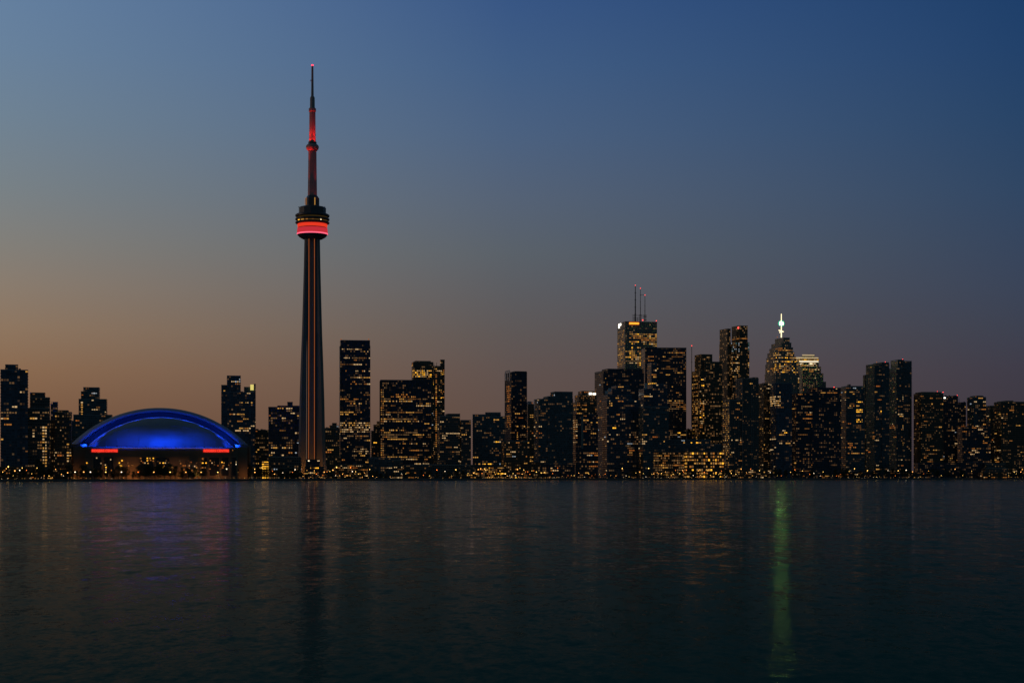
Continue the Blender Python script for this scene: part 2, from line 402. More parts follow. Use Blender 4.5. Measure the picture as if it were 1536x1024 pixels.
O('tall slab office tower right of the needle tower, lit floors at mid height', 2560, [(509,555.5,519),(510,555,510.5)], 'black', D=34, rot=8, fh=3.4, bw=2.6, slab=.15, res=.05, rowp=.3, pal=LW_OFF, dimtop=14, roof=False,
  bands=[(526,512,543,.9,[4,0]),(527,546,553,.6,[0,1]),(558,512,555,.6,[2,5,0]),(567,530,550,.5,H),(575,525,553,.5,[2]),(599,511,525,.8,[2,1]),(607,520,545,.6,H),(623,511,540,.6,[2,1]),
  (636,511,555,.92,[0,1,4]),(639.5,511,555,.85,[1,4,0]),(643,511,555,.8,[2,4]),(646,511,555,.7,[0,4]),(655,511,553,.6,[4,2]),(675,530,552,.8,[0,4]),(679,535,552,.6,[0,1]),(712,505,560,.3,[0])],
  caps=[red_lamp(511.5, 508.7, .9, WIN[5]), red_lamp(553, 508.7, .9, WIN[5]), onface('corner_fin', 509.1, 509.9, 521, 640, SLAB['stone'], 'L')])
L('low sheds of lit scaffolding at the foot of the tall slab office tower', 2330, [(503,552,697),(503,511,684)], 'gold', D=18, rot=5, fh=3, bw=2.4, slab=.5, fins=2, res=.32, pal=[1,2,5,3,3,0])
O('small dark tower in the gap between the tall slab and the wide black office', 2700, [(556,571,646),(560,566,637),(565,571,632)], 'conc', D=20, rot=9, res=.1, bands=[(664,560,567,.8,[7])])
O('wide black office block with many lit floor stripes and a glowing left corner', 2650, [(570,646.5,570)], 'black', D=40, rot=6, fh=3.6, bw=2.7, slab=.12, fins=3, res=.035, rowp=.42, pal=[0,1,1,4,4,2,3,3], dimtop=20, roof=False,
  bands=[(y,572,575,.85,[1,2,4]) for y in range(585,690,4)]+[(591,590,612,.6,[2]),(597,587,625,.75,[1,2]),(603,577,620,.8,[1,0]),(609,625,646,.95,[0,1]),(619,580,620,.6,H),(630.5,577,628,.8,H),(646,580,605,.7,H),(664,598,640,.6,H),(696,620,655,.85,[0,1]),(690,610,625,.6,[0]),(701,615,640,.6,[0])])
O('tower with a glowing striped crown behind the right half of the wide black office', 2960, [(617.5,650,543,None,30),(648,663,549),(660,667,539.5),(620,646,541.5,544)], 'brown', D=36, rot=9, res=.1, rowp=.2,
  bands=[(y,619,648,.92,[1,0,7]) for y in (555.5,561,566,571)]+[(y,653.5,656.5,.95,[2,1,5]) for y in range(552,670,3)]+[(560,660,667,1,[7,1]),(589,660,667,.8,[2]),(596,648,667,.7,[7,2]),(620,648,658,.7,[2]),(578,649,654,.7,[7])],
  caps=[mast(651, 549, 544, .4, False), mast(655, 549, 543.5, .4, False)])
T('cream condo block with two roof levels right of the wide black office', 2520, [(656,690,624),(688,706.5,630),(668,690,620.5,625)], 'conc', D=30, rot=10, res=.2, pal=[0,0,1,4,4,3,2], slab=.5,
  bands=[(633,659,668,.7,[0]),(650,668,684,.7,[0])])
T('blue glass condo with a slanted roof left of the slim tower in the middle', 2560, [(709,757,624.5),(709,729,621.5),(728,751,618.5)], 'teal', D=30, rot=1, res=.07, slab=.55,
  bands=[(626.5,720,727,.9,[3]),(y := 631,740,748,.7,[0,1]),(635,740,746,.6,[0]),(662,744,749,1,[7]),(673,735,748,.6,[0,4]),(696,716,737,.8,[7,1])])
T('slim black tower in the middle with orange lit flank and white roof frame', 2680, [(757,790.5,558.5,None,40),(764,790,557)], 'black', rot=16, res=.09, slab=.25, pal=[2,3,5,4,1], roof=False, dimtop=14,
  bands=[(y,760,766,.8,[5,2,3]) for y in range(579,640,4)]+[(y,775,778,.8,[2,1]) for y in range(640,662,4)],
  caps=[onface('white_roof_frame', 757.3, 759, 557, 571, WHITE_PAINT, 'L', .8), onface('white_roof_frame', 760.6, 761.6, 559, 571, WHITE_PAINT, 'L', .8), onface('white_roof_frame', 763.6, 764.8, 557, 571, WHITE_PAINT, 'L', .8),
        onface('white_roof_frame', 757.3, 764.8, 556.4, 559, WHITE_PAINT, 'L', 1.1), red_lamp(766, 559, .8, WIN[2])])
T('low podium block under the slim black tower in the middle', 2480, [(752,794,662)], 'brown', D=26, rot=10, res=.13, slab=.5)
T('narrow condo with a white curved roof just right of the slim black tower', 2900, [(789,803,606),(790,799,603)], 'brown', D=20, rot=9, res=.16, pal=[2,1,3,5],
  caps=[onface('white_roof_edge', 790.5, 798, 604, 605.6, WHITE_PAINT, 'F', 1.0), onface('white_roof_edge', 791, 797, 601.6, 602.8, WHITE_PAINT, 'F', 1.0)])
T('broad teal balcony condo with a roof climbing in steps to the right', 2560, [(801,859.5,598.5),(815,859,594.5),(825.5,859,587.5)], 'teal', D=32, rot=12, res=.085, slab=.8,
  bands=[(693.5,809,821,.9,[0]),(590.5,823,826,1,[2])], caps=[onface('white_roof_edge', 801.5, 802.6, 598.6, 615, WHITE_PAINT, 'L', .9)])
T('dark condo with rows of orange windows and two white roof signs', 2800, [(859,895,603),(862,895,592.5),(867,892,586.5)], 'brown', D=32, rot=11, res=.12, pal=[2,3,5,3,1],
  bands=[(594.5,868,893,.6,[3]),(597.5,868,893,.6,[3]),(607.5,860,880,.8,[3,2]),(613.5,860,880,.8,[2,1])],
  caps=[onface('roof_sign', 883.5, 887.6, 588.6, 591.8, SIGN_W, 'F', 1.6), onface('roof_sign', 889, 893.8, 589.2, 592, SIGN_W, 'F', 1.6)])
T('black condo with a pale central pillar below the tower with two roof signs', 2580, [(858,897,622)], 'black', D=28, rot=10, res=.1, slab=.4,
  bands=[(y,860,867,.85,[0,4,2]) for y in range(630,664,4)]+[(y,883,897,.6,[2,5,0]) for y in (679,684,693,700)],
  caps=[onface('pillar', 871.5, 875, 624, 672, SLAB['conc'], 'F', 1.4, 1.2)])
O('broad black office with a paler left flank, standing before the three antenna tower', 2960, [(892,966,557,None,48),(903,966,553.5)], 'black', rot=16, fh=3.7, res=.05, slab=.15, roof=False, dimtop=8,
  bands=[(569,907,935,.85,[1,2,4]),(569.5,945,958,.6,[3]),(573,914,966,.8,[1,2,0]),(579,908,925,.6,[2]),(579.5,940,952,.8,[2,4])],
  caps=[onface('corner_pier', 892.3, 902.8, 558, 560.5, SLAB['stone'], 'L', .8)])
T('navy balcony condo climbing in steps, left of the front balcony towers', 2590, [(903,960,600),(904.5,948,592),(911,946,583.5),(917,944,578.5)], 'blue', D=30, rot=12, res=.07, slab=.9,
  bands=[(602,912,919,.8,[0]),(607,912,919,.9,[1,3]),(603,951,957,.8,[0]),(655,951,958,.9,[0,3]),(673,951,957,.9,[8]),(643,920,924,1,[7]),(y := 661,911,917,.8,[0]),(651,911,917,.8,[0])],
  caps=[onface('white_step', 907.5, 912, 586, 590.5, WHITE_PAINT, 'F', 1.3), onface('white_step', 912.4, 916.5, 582, 587, WHITE_PAINT, 'F', 1.3)])
O('tallest stone office tower of the right cluster with three antennas on its roof', 3300, [(926,985.5,482.5,None,62)], 'stone', rot=11, fh=3.9, bw=4.2, slab=.12, res=.2, rowp=.4, pal=[1,1,2,4,2,1], roof=False, dimtop=14,
  bands=[(y,943,985,.62,[1,1,2,4,7,1,0]) for y in (502,506,510,514,518,523,527,531,536,540,545,549,554,558,562,567)]+[(y,927,936,.8,[4,4,3,1]) for y in range(498,560,4)],
  caps=[mast(953, 482, 428.5, 1.3), mast(960.6, 482, 433, .8), mast(967.4, 482, 443, .8),
        onface('roof_sign', 927.4, 931.5, 486, 489.5, SIGN_W, 'L', .8), onface('roof_sign', 927.4, 929.2, 489.5, 492.5, SIGN_W, 'L', .8), onface('roof_sign', 944, 958.5, 483.4, 486.2, SIGN_O, 'F', .8),
        red_lamp(984.5, 481, .9), red_lamp(964, 480, 1.3)])
def fcp_platform(root, lp, B):
    b = MB(); d = B['Yf']+8
    for x0, x1, y in ((949, 970, 473), (949, 960, 477), (964, 970, 475), (950, 970, 479.5)):
        p, q = lp(x0, y, d), lp(x1, y, d); b.tube(p, q, .4, .4, 6)
    for x in (949.5, 952, 956, 959, 962, 966, 969):
        p, q = lp(x, 482, d), lp(x, 471.5 if x != 956 else 476, d); b.tube(p, q, .35, .35, 6)
    p, q = lp(960.6, 442.2, d-3), lp(967.4, 442.2, d-3); b.tube(p, q, .35, .35, 6)
    b.build('antenna_platform', DARK, root)
BLD[-1]['caps'].append(fcp_platform)
O('plain black office slab standing right of the three antenna tower', 3040, [(962,1029.5,521.5)], 'black', D=46, rot=4, fh=3.7, bw=2.8, slab=.12, res=.05, rowp=.18, pal=[1,2,3,3,4], roof=False, dimtop=6,
  bands=[(530.5,1000,1029,.85,[1,2,4]),(544,1018,1028,.7,[3]),(601,1000,1026,.6,[4,1]),(606,1000,1026,.6,[4]),(611,1002,1020,.5,[4]),(580,1000,1010,.5,[1]),(649,1016,1020,1,[7]),(655,1016,1020,1,[6])])
T('slender stepped condo in front of the plain black slab with a gold band', 2640, [(958,1001,583),(971,1001,576),(971,985,544)], 'blue', D=30, rot=12, res=.07, slab=.9,
  bands=[(575.5,972,986,.95,[1,7]),(556.5,980,994,.4,[0])]+[(y,971,975,.5,[3]) for y in range(548,575,5)], caps=[onface('white_roof_box', 967, 970.5, 574.5, 583, WHITE_PAINT, 'F', 1.3), red_lamp(960.5, 614, 1.2, WIN[7])])
T('round fronted balcony condo at the foot of the plain black slab', 2560, [(958,1003,610)], 'teal', D=26, rot=12, res=.05, slab=.9,
  bands=[(651,963,972,.8,[0,1]),(661,963,970,.8,[0]),(664,963,970,.8,[0])])
L('low dark roof in the narrow gap beside the tall needle mast', 3100, [(1028,1040,643.5)], 'black', D=20, rot=4, res=.03)
O('black tower full of gold windows with a tall needle at its left corner', 2980, [(1038,1083.5,556,None,40),(1047,1083,542.5),(1042,1068.5,531.5)], 'gold', rot=14, fh=3.6, bw=2.9, slab=.15, res=.08, rowp=.1, pal=[1,2,3,4], dimtop=18, roof=False,
  bands=[(y,1050,1083,.62,[7,1,2,0]) for y in (571,580,584,588,594,600,604,609,614,618,622,627)]+[(y,1038,1047,.55,[2,3,1]) for y in range(565,668,6)]+[(631,1050,1083,.9,[1,0]),(635,1050,1083,.75,[1,0]),(639,1050,1083,.8,[1,2]),(553,1038,1044,.9,[2,0])],
  caps=[mast(1037.6, 640, 519, .95)])
O('tall bronze tower with a red beacon on its flat crown', 3060, [(1079,1124,513.5,None,56),(1079.5,1096,493),(1097.5,1121.5,488.5)], 'gold', rot=19, fh=3.7, bw=3.0, slab=.2, res=.13, rowp=.12, pal=[1,1,2,3,4,0],
  roof=False, dimtop=24, bands=[(y,1097,1124,.6,[1,0,4,2]) for y in range(537,568,4)]+[(y,1097,1124,.6,[9,4,6]) for y in (517,521,525,529)]+[(508.5,1099,1121,.9,[2,3])]+[(y,1079,1095,.45,[3,3,4,1]) for y in range(518,700,4)],
  caps=[red_lamp(1108, 491.5, 2.2), red_lamp(1091, 493.5, 1.0)])
O('ribbed concrete tower with vertical fins directly right of the bronze tower', 2760, [(1084,1138,600),(1103,1138,567.5),(1120,1137,566)], 'conc', D=34, rot=13, fh=3.5, bw=2.6, slab=.1, fins=3, res=.12, rowp=.05, pal=[0,1,2,4,3,3],
  bands=[(622,1114,1138,.9,[7,1]),(655,1122,1138,.7,[0]),(660,1086,1138,.3,[0])]+[(y,1084,1095,.6,[1,4,3]) for y in range(605,700,4)])
O('ribbed dark tower squeezed between the concrete fin tower and smooth blue black block', 2830, [(1137,1158,575)], 'brown', D=26, rot=13, fh=3.5, bw=2.4, slab=.1, fins=3, res=.17, pal=[0,4,3,1])
O('smooth blue black block directly below the stepped tower with the green beacon', 2800, [(1155,1188,574.5)], 'blue', D=28, rot=12, fh=3.6, slab=.1, res=.06, roof=False,
  bands=[(y,1155,1170,.8,[1,0]) for y in (597,601,605,608)]+[(650,1177,1182,1,[7]),(659,1155,1169,.6,[0]),(673,1155,1160,.8,[0])])
def spire(root, lp, B):
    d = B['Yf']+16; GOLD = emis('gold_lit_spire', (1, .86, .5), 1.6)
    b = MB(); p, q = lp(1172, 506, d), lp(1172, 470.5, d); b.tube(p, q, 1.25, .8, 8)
    for x0, x1, y0, y1 in ((1168, 1175.5, 495, 497.6), (1169, 1175, 498.5, 497)):
        b.tube(lp(x0, y0, d), lp(x1, y1, d), 1.0, 1.0, 6)
    o = b.build('spire', GOLD, root)
    b = MB(); c0 = lp(1172, 485, d); r = 3.3
    b.lathe([(r*math.cos(t)+.01, c0.z+r*math.sin(t)) for t in [R(-90+15*k) for k in range(13)]], 20, c0.x, c0.y)
    b.build('beacon', emis('green_beacon', (.42, 1, .16), 130), o)
    b = MB()                                   # crossed glowing rings, added to suggest the beacon's green halo
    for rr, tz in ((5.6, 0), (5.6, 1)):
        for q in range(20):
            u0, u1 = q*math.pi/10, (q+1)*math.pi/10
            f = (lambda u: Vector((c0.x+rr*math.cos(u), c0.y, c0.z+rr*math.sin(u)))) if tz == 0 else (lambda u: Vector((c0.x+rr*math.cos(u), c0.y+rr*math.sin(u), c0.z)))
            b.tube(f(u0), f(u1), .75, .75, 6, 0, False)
    b.build('added_halo_ring', emis('green_halo_glow', (.10, .75, .42), .9), o)
O('stepped stone tower with a glowing spire and green white beacon', 3120, [(1147,1199,560),(1148,1197,545),(1149.5,1194,535),(1151,1191.5,528),(1154,1189.5,521),(1157,1187,514),(1162.5,1184.5,506.5)], 'stone', D=52, rot=14, fh=3.7, bw=3.2, slab=.12, res=.12,
  rowp=.12, pal=[1,2,4,1], roof=False, bands=[(y,1160,1198,.58,[1,0,2,1,7]) for y in (531,535,539,543,547,552,556,560,565,569,573)]+[(527,1166,1187,.9,[1,2]),(573,1160,1185,.9,[2,1]),(514,1170,1180,.5,[2,3])],
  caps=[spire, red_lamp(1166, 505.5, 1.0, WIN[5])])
O('tower with a brightly floodlit cream crown just right of the stepped tower', 3220, [(1194,1239,572.5),(1194,1235,560),(1194,1231.5,550),(1193,1228,535.5),(1203,1222,531.5)], 'stone', D=44, rot=8, fh=3.7, bw=3.0, slab=.3, res=.15, rowp=.3, pal=[1,0,4,2], roof=False,
  bands=[(538,1193,1228,1,[4,0]),(541.5,1193,1228,1,[0,1,7]),(546,1200,1228,.95,[0,8]),(549.5,1200,1228,.8,[1,0]),(554,1200,1228,.8,[4,1]),(560,1198,1232,.5,[4,3]),(566,1198,1232,.5,[4]),(573,1198,1238,.85,[4,1])],
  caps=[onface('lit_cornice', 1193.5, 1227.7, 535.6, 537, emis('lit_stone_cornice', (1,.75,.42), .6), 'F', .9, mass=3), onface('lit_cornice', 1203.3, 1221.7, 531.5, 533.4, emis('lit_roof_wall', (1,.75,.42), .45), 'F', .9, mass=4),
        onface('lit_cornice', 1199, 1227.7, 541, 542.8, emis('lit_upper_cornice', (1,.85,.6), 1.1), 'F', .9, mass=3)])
O('dark wide block with scattered lit strips below the cream crowned tower', 2830, [(1186,1262,590),(1210,1261,581.5)], 'black', D=34, rot=6, fh=3.5, slab=.3, res=.085, rowp=.17, pal=[1,2,3,4,0,3],
  bands=[(596,1238,1256,.6,[0,4]),(603,1238,1256,.6,[0]),(625,1231,1247,.7,[1]),(641,1218,1240,.7,[1,2]),(697,1235,1262,.7,[0])], caps=[red_lamp(1251, 580.5, .8), red_lamp(1205, 585, .9, WIN[5])])
T('teal condo with a stack of wide gold windows, right of the dark wide block', 2870, [(1260,1297,580.5),(1271,1276,576.5),(1262,1294,579)], 'teal', D=30, rot=9, res=.09, slab=.6,
  bands=[(y,1284,1293.5,.95,[1,7]) for y in (603,610,614.5,618,629,633,)]+[(610,1272,1283,.6,[1,2]),(680,1268,1290,.8,[1,2]),(671,1268,1284,.5,[2]),(y := 640,1284,1293,.8,[3])])
T('thin slab tower squeezed left of the twin round condos on the right', 3150, [(1294.5,1300,562.5)], 'brown', D=12, rot=6, res=.05)
T('left and lower one of the two tall round cornered condos', 2960, [(1299,1334,546),(1310,1333.5,543.5)], 'teal', D=34, rot=14, res=.045, slab=1.0, roof=False, bands=[(578,1320,1327,.9,[7]),(618,1320,1327,.9,[7])]+[(y,1308,1312,.8,[3,2]) for y in (650,654,657)],
  caps=[red_lamp(1328, 542.7, .6), red_lamp(1315, 543, .9, WIN[5])])
T('right and taller one of the two tall round cornered condos', 3020, [(1333.5,1367.5,551.5),(1344,1367.5,541.5),(1336,1356,539.5)], 'teal', D=34, rot=10, res=.05, slab=1.0, roof=False,
  bands=[(y,1354,1358,.9,[0,1]) for y in (593,597,623,640,644,664,667)]+[(640,1332,1342,.6,[5,2]),(655,1340,1345,.8,[2])], caps=[red_lamp(1354, 538.5, .6)])
T('wide rounded brown condo right of the tall twin condos', 3000, [(1370.5,1415,590),(1373,1412,588)], 'brown', D=34, rot=8, res=.12, slab=.9, pal=[1,2,3,3,4], caps=[red_lamp(1414.5, 588, .8), red_lamp(1406, 587, .6)])
T('black block with a small white lamp cluster on its left roof corner', 3070, [(1414,1437,594)], 'black', D=26, rot=-13, res=.07, slab=.4, caps=[onface('roof_lamp', 1415.5, 1418.5, 595.5, 597.5, SIGN_W, 'F', 1.2), red_lamp(1427.5, 595, .7, WIN[5]), red_lamp(1436, 592.6, .6)])
T('low black block with a thin aerial in a gap near the right end', 3160, [(1436,1449,603.5)], 'black', D=20, rot=-13, res=.12, pal=[2,5,0,1], caps=[mast(1438.6, 604, 597, .35, False)])
T('dark condo with a paler central bay near the right end', 3050, [(1450.5,1479,595.5),(1455,1474,593.5)], 'teal', D=28, rot=10, res=.09, slab=.4, bands=[(609,1471,1479,.8,[2,1]),(613,1471,1479,.8,[2]),(638,1472,1478,.7,[2,1])])
T('narrow dark block left of the wide brown condo at the right edge', 3110, [(1478,1492,608.5)], 'brown', D=22, rot=8, res=.08)
T('wide brown condo speckled with windows at the right edge', 3010, [(1491,1552,602.5),(1498,1520,601),(1532,1552,604)], 'brown', D=34, rot=6, res=.17, slab=.8, pal=[0,1,2,2,3,4])
L('dark speckled block filling the foot of the condos near the right end', 3000, [(1436,1486,640)], 'black', D=24, rot=6, res=.16, pal=[0,1,2,3])
# low waterfront rows
L('dark curved glass hall on the waterfront below the wide black office', 2420, [(553,601,686)], 'teal', D=20, rot=3, res=0, slab=0, roof=False)
L('small lit pavilion with striped windows beside the dark glass hall', 2370, [(588,604,690),(578,604,700)], 'conc', D=14, rot=4, fh=3, bw=2.4, slab=.4, res=.35, pal=[0,3,4])
L('low lit terrace block at the foot of the cream condo', 2400, [(606,712,697)], 'conc', D=20, rot=3, fh=3.2, bw=3, slab=.4, res=.12, pal=[0,1,2,3])
L('low terminal with glowing terraces on the waterfront in the middle', 2440, [(708,762,700),(758,794,693)], 'warm', D=22, rot=3, fh=3.0, bw=2.6, slab=.5, res=.4, pal=[1,2,7,5,3,3])
L('blank brown wall of a waterfront hall right of the glowing terminal', 2450, [(792,810,693)], 'warm', D=20, rot=4, res=.0, slab=0)
L('dark waterfront block with a few lamps at the foot of the balcony condo', 2475, [(809,862,697)], 'black', D=18, rot=4, fh=3.2, res=.15, pal=[0,1,2])
L('long teal roofed hall above the yellow lit quay building', 2680, [(962,1066,659),(1000,1082,666)], 'teal', D=40, rot=3, fh=3.6, slab=.3, res=.05, bands=[(663,1022,1052,.4,[7,1]),(671,1048,1064,.6,[7,0])])
L('brown brick warehouse with dim amber windows left of the yellow lit quay building', 2560, [(958,1026,678)], 'warm', D=30, rot=2, fh=3.6, bw=2.8, slab=.4, res=.75, pal=[2,3,3,4,3,4,1])
L('quay building with a bright grid of big yellow windows', 2570, [(1026,1086,677.5)], 'warm', D=34, rot=2, fh=5.2, bw=3.6, slab=.2, even=.5, pal=[7,1,1,2,4])
L('low cluttered quay sheds with amber lamps in front of the fin tower', 2600, [(1084,1152,704)], 'warm', D=18, rot=3, fh=3, bw=2.4, slab=.4, res=.25, pal=[1,2,0,3])
L('dark quay sheds in front of the dark wide block, right of the green reflection', 2680, [(1186,1300,708)], 'black', D=18, rot=3, fh=2.8, bw=2.4, slab=.3, res=.2, pal=[0,1,2,3])
L('long dark quay building below the twin round condos', 2800, [(1300,1400,708)], 'black', D=18, rot=3, fh=2.8, bw=2.4, slab=.3, res=.16, pal=[0,1,2,3])
L('long black quay shed without lit windows near the right end', 2880, [(1372,1482,694)], 'black', D=24, rot=0, res=.004, slab=.3)
L('grey roofed boat hall glowing at its foot near the right end', 2860, [(1474,1512,702),(1476,1508,695)], 'conc', D=20, rot=0, fh=3, bw=2.6, slab=.2, res=0, roof=False)
L('low glowing terrace below the grey roofed boat hall', 2835, [(1470,1510,708)], 'warm', D=14, rot=0, fh=2.8, bw=2.2, slab=.4, res=.55, pal=[2,1,5,0])
COVER += [(128,356,650,2100),(106,375,668,2100),(449,488,600,2200)]

# ------------------------------------------------------------------ the domed stadium
def dome():
    Yd = 2080; RZ = math.atan((CX-240.5)/F); Xc = wx(240.5, Yd); root = empty('domed_stadium', (Xc, Yd, GZ), RZ)
    tag(root, 'domed stadium with a blue floodlit arched roof and two red signs', 'stadium')
    k = Yd/F/1.0226; cR, sR = math.cos(RZ), math.sin(RZ)
    def LX(px, v=0):
        q = (px-CX)/F; return (q*(Yd+v*cR)-Xc+v*sR)/(cR-q*sR)
    def LZ(py, u, v): return wz(py, Yd+u*sR+v*cR)-GZ
    ZX = LX; ZZ = lambda py: wz(py, Yd)-GZ; ZW = lambda px: LX(px, -66); ZV = lambda px: LX(px, -30); ZH = lambda py: LZ(py, 0, -66); ZI = lambda py: LZ(py, 0, -30)
    PAN = mat('white_roof_membrane', (.22, .24, .28), .65, 0, .15, .05); RIM = mat('white_rim', (.8, .8, .8), .6, 0, .05); CON = mat('stadium_concrete', (.2, .15, .11), .85, 0, .3, .08)
    def arc(x, A, H, p=1.0):       # circular arc height over half chord A
        Rr = (A*A+H*H)/(2*H); return max(0, math.sqrt(max(0, Rr*Rr-x*x))-(Rr-H))
    # front quarter shell
    A, H = 110*k, (671-625)*k; zb = ZZ(671); cxs = ZX(241.5); b = MB(); n, m = 96, 20
    P = []
    for i in range(n+1):
        x = -A+2*A*i/n; h = arc(x, A, H); row = []
        for j in range(m+1):
            g = R(90*j/m); d = 62*(h/H); row.append((cxs+x, -d*math.cos(g), zb+h*math.sin(g)+.05*(math.sin(i*1.3))))
        P.append(row)
    for i in range(n):
        for j in range(m): b.quad([P[i][j], P[i+1][j], P[i+1][j+1], P[i][j+1]], None, 0, True)
    b.build('front_shell', PAN, root, weld=True)
    # thin ribs standing on the shell, and the pale rim
    b = MB()
    for i in range(n): b.tube(P[i][m], P[i+1][m], .45, .45, 6, 0, False)
    b.build('shell_rim', RIM, root)
    b = MB()
    for i in range(6, n-5, 7):
        for j in range(m-1): b.tube(Vector(P[i][j])+Vector((0,-.1,.05)), Vector(P[i][j+1])+Vector((0,-.1,.05)), .26, .26, 4, 0, False)
    for j in (5, 10, 15):
        for i in range(n): b.tube(Vector(P[i][j])+Vector((0,-.1,.05)), Vector(P[i+1][j])+Vector((0,-.1,.05)), .2, .2, 4, 0, False)
    b.build('shell_seam', PAN, root)
    b = MB(); b.box(cxs-A-1, cxs+A+1, -63.5, -58, zb-1.6, zb-.1); b.build('shell_kerb', PAN, root)
    # big arch behind: cross-section swept along the arc
    A2, H2 = 134.5*k, (666-608.8)*k; z2 = ZZ(666); c2 = ZX(240.5); A3, H3 = 116*k, (668-620)*k
    b = MB(); n = 110; rings = []
    for i in range(n+1):
        t = -1+2*i/n; xo = A2*t; zo = z2+arc(xo, A2, H2); xi = A3*t; zi = z2+arc(xi, A3, H3)
        L_ = lambda f, y: (c2+xo*(1-f)+xi*f, y, zo*(1-f)+zi*f)
        rings.append([(c2+xo*.8, 95, z2+(zo-z2)*.72), (c2+xo*.94, 62, z2+(zo-z2)*.94), L_(0, 30), L_(.15, 22), L_(.45, 15), L_(.72, 11), L_(.78, 14), L_(.8, 34)])
    for a, c_ in zip(rings, rings[1:]):
        for j in range(len(a)-1): b.quad([a[j], c_[j], c_[j+1], a[j+1]], None, 0, j < 5)
    b.build('roof_arch', PAN, root, weld=True)
    b = MB()                                        # dark wall closing the gap between the arch and the shell
    for a, c_ in zip(rings, rings[1:]):
        b.quad([(a[7][0], 33.5, z2-4), (c_[7][0], 33.5, z2-4), (c_[7][0], 33.5, c_[7][2]+.5), (a[7][0], 33.5, a[7][2]+.5)])
    b.build('arch_wall', DARK, root)
    b = MB()
    for q in range(n): b.tube(rings[q][5], rings[q+1][5], .3, .3, 5, 0, False)
    b.build('arch_edge', PAN, root)
    # drum of concrete below, bays and ledges
    b = MB()
    b.box(ZV(105), ZV(130), -30, 60, 0, ZI(666.5)); b.box(ZV(353), ZV(375), -30, 60, 0, ZI(666.5))
    b.box(ZW(127.9), ZW(356.1), -66, 70, 0, ZH(672.2)); b.box(ZV(111), ZV(131), -48, -29.9, 0, ZI(671)); b.box(ZV(352), ZV(370), -48, -29.9, 0, ZI(671))
    for y, p in ((673.2, .8), (680.2, .6), (684.5, 1.2)): b.box(ZW(127.9)-p, ZW(356.1)+p, -66-p, -60, ZH(y)-.35, ZH(y)+.35)
    for y in (674, 680, 687):
        b.box(ZV(105)-.5, ZV(130)-.3, -30.6, 0, ZI(y)-.3, ZI(y)+.3); b.box(ZV(353)+.3, ZV(375)+.5, -30.6, 0, ZI(y)-.3, ZI(y)+.3)
    for px in (105.5, 110.8, 128.4, 139, 153, 172, 190, 208, 232, 256, 281, 300, 312, 331, 345, 355.5):
        q = ZW(px) if 128 < px < 356 else ZV(px); b.box(q-.8, q+.8, -66.9 if 128 < px < 356 else -31, -60 if 128 < px < 356 else 0, 0, ZH(685))
    for px in range(132, 354, 3): b.box(ZW(px)-.12, ZW(px)+.12, -66.4, -65.8, ZH(683), ZH(674))
    b.box(ZV(374)-.8, ZV(375)+.9, -32, -28, 0, ZI(668))
    b.build('wall', CON, root)
    # recessed dark glazed bays
    GL = mat('dark_glass', (.02, .02, .025), .2); rn = random.Random(5)
    dark_bays = ((139,153),(155,171),(209,231),(233,255),(301,311),(332,344),(347,355),(313,330))
    for x0, x1 in dark_bays:
        g = MB(); g.box(ZW(x0)+1, ZW(x1)-1, -66.25, -65.9, ZH(713), ZH(686)); o = g.build('glazed_bay', GL, root)
    spots = [(145,686.5,0,2),(130,694,7,2.4),(152,694.5,0,2),(153,698,7,2.2),(158,697,0,2),(159,700.5,7,2.2),(166,689,0,2),(183,690.5,7,2.6),(179,694,7,2),(182,698.5,7,3.2),(180,697.5,1,2),(192,694,3,2),(193,698,2,2),
      (211,687,2,3),(221,687,7,2.4),(225,687,1,2.2),(230,687,7,2.6),(221,690.5,7,2.2),(212,691,2,2),(217.5,694,0,1.8),(222,694.5,1,2),(230,691,2,3),(240,694,1,2.4),(245,694,7,3),(248,694,0,2),(241,701,7,3),(244,701,7,4),(254,700.5,7,2.6),(258,700.5,1,2.6),
      (271,695,2,2),(275,698,5,3),(278,698,2,2),(284,698,0,1.6),(292,699,0,2.2),(295,701,1,2),(274,701,3,3),(276,704,5,3),(304,687.5,2,2.6),(304,694,7,2.6),(309,694,7,2.2),(315.5,690.5,2,2),(318,694,0,2),(304,701,2,3),(308,701,2,2),
      (315,703,2,2),(327,698,5,2.4),(331,699,2,2),(333,693,7,2.2),(336,694,1,2),(335,698,2,3.4),(334,701,5,3),(340,703,8,2.2),(346,694,2,1.8),(354.5,692.5,0,1.8),(354.5,696,8,2),(372,701.5,5,3),(349,675,2,1.3),(148,678,2,1.4),(159,704,0,1.6),(167,705,2,2),(263,705,1,2),(288,705,2,2)]
    for px, py, mi, w in spots:
        o = bpy.data.objects.new('lit_window', PANES[mi]); C.objects.link(o); o.parent = root
        yy = -66.5 if 128 < px < 356 else (-48.5 if 111 < px < 370 else -31); u = LX(px, yy)
        o.location = (u, yy, LZ(py, u, yy)); o.scale = (w*k*rn.uniform(.7, .9), .3, 1.7*k)
    for _ in range(36):
        px, py = rn.uniform(136, 350), rn.uniform(687, 708)
        o = bpy.data.objects.new('lit_window', PANES[rn.choice([3,4,3,5,2])]); C.objects.link(o); o.parent = root
        u = LX(px, -66.5); o.location = (u, -66.5, LZ(py, u, -66.5)); o.scale = (rn.uniform(.8, 1.7), .3, rn.uniform(.7, 1.3))
    # two red signs
    sm = emis('red_sign_light', (1, .05, .03), 1.5); box = mat('sign_box', (.12, .02, .015), .6); hm = emis('red_sign_glow', (1, .03, .015), .55)
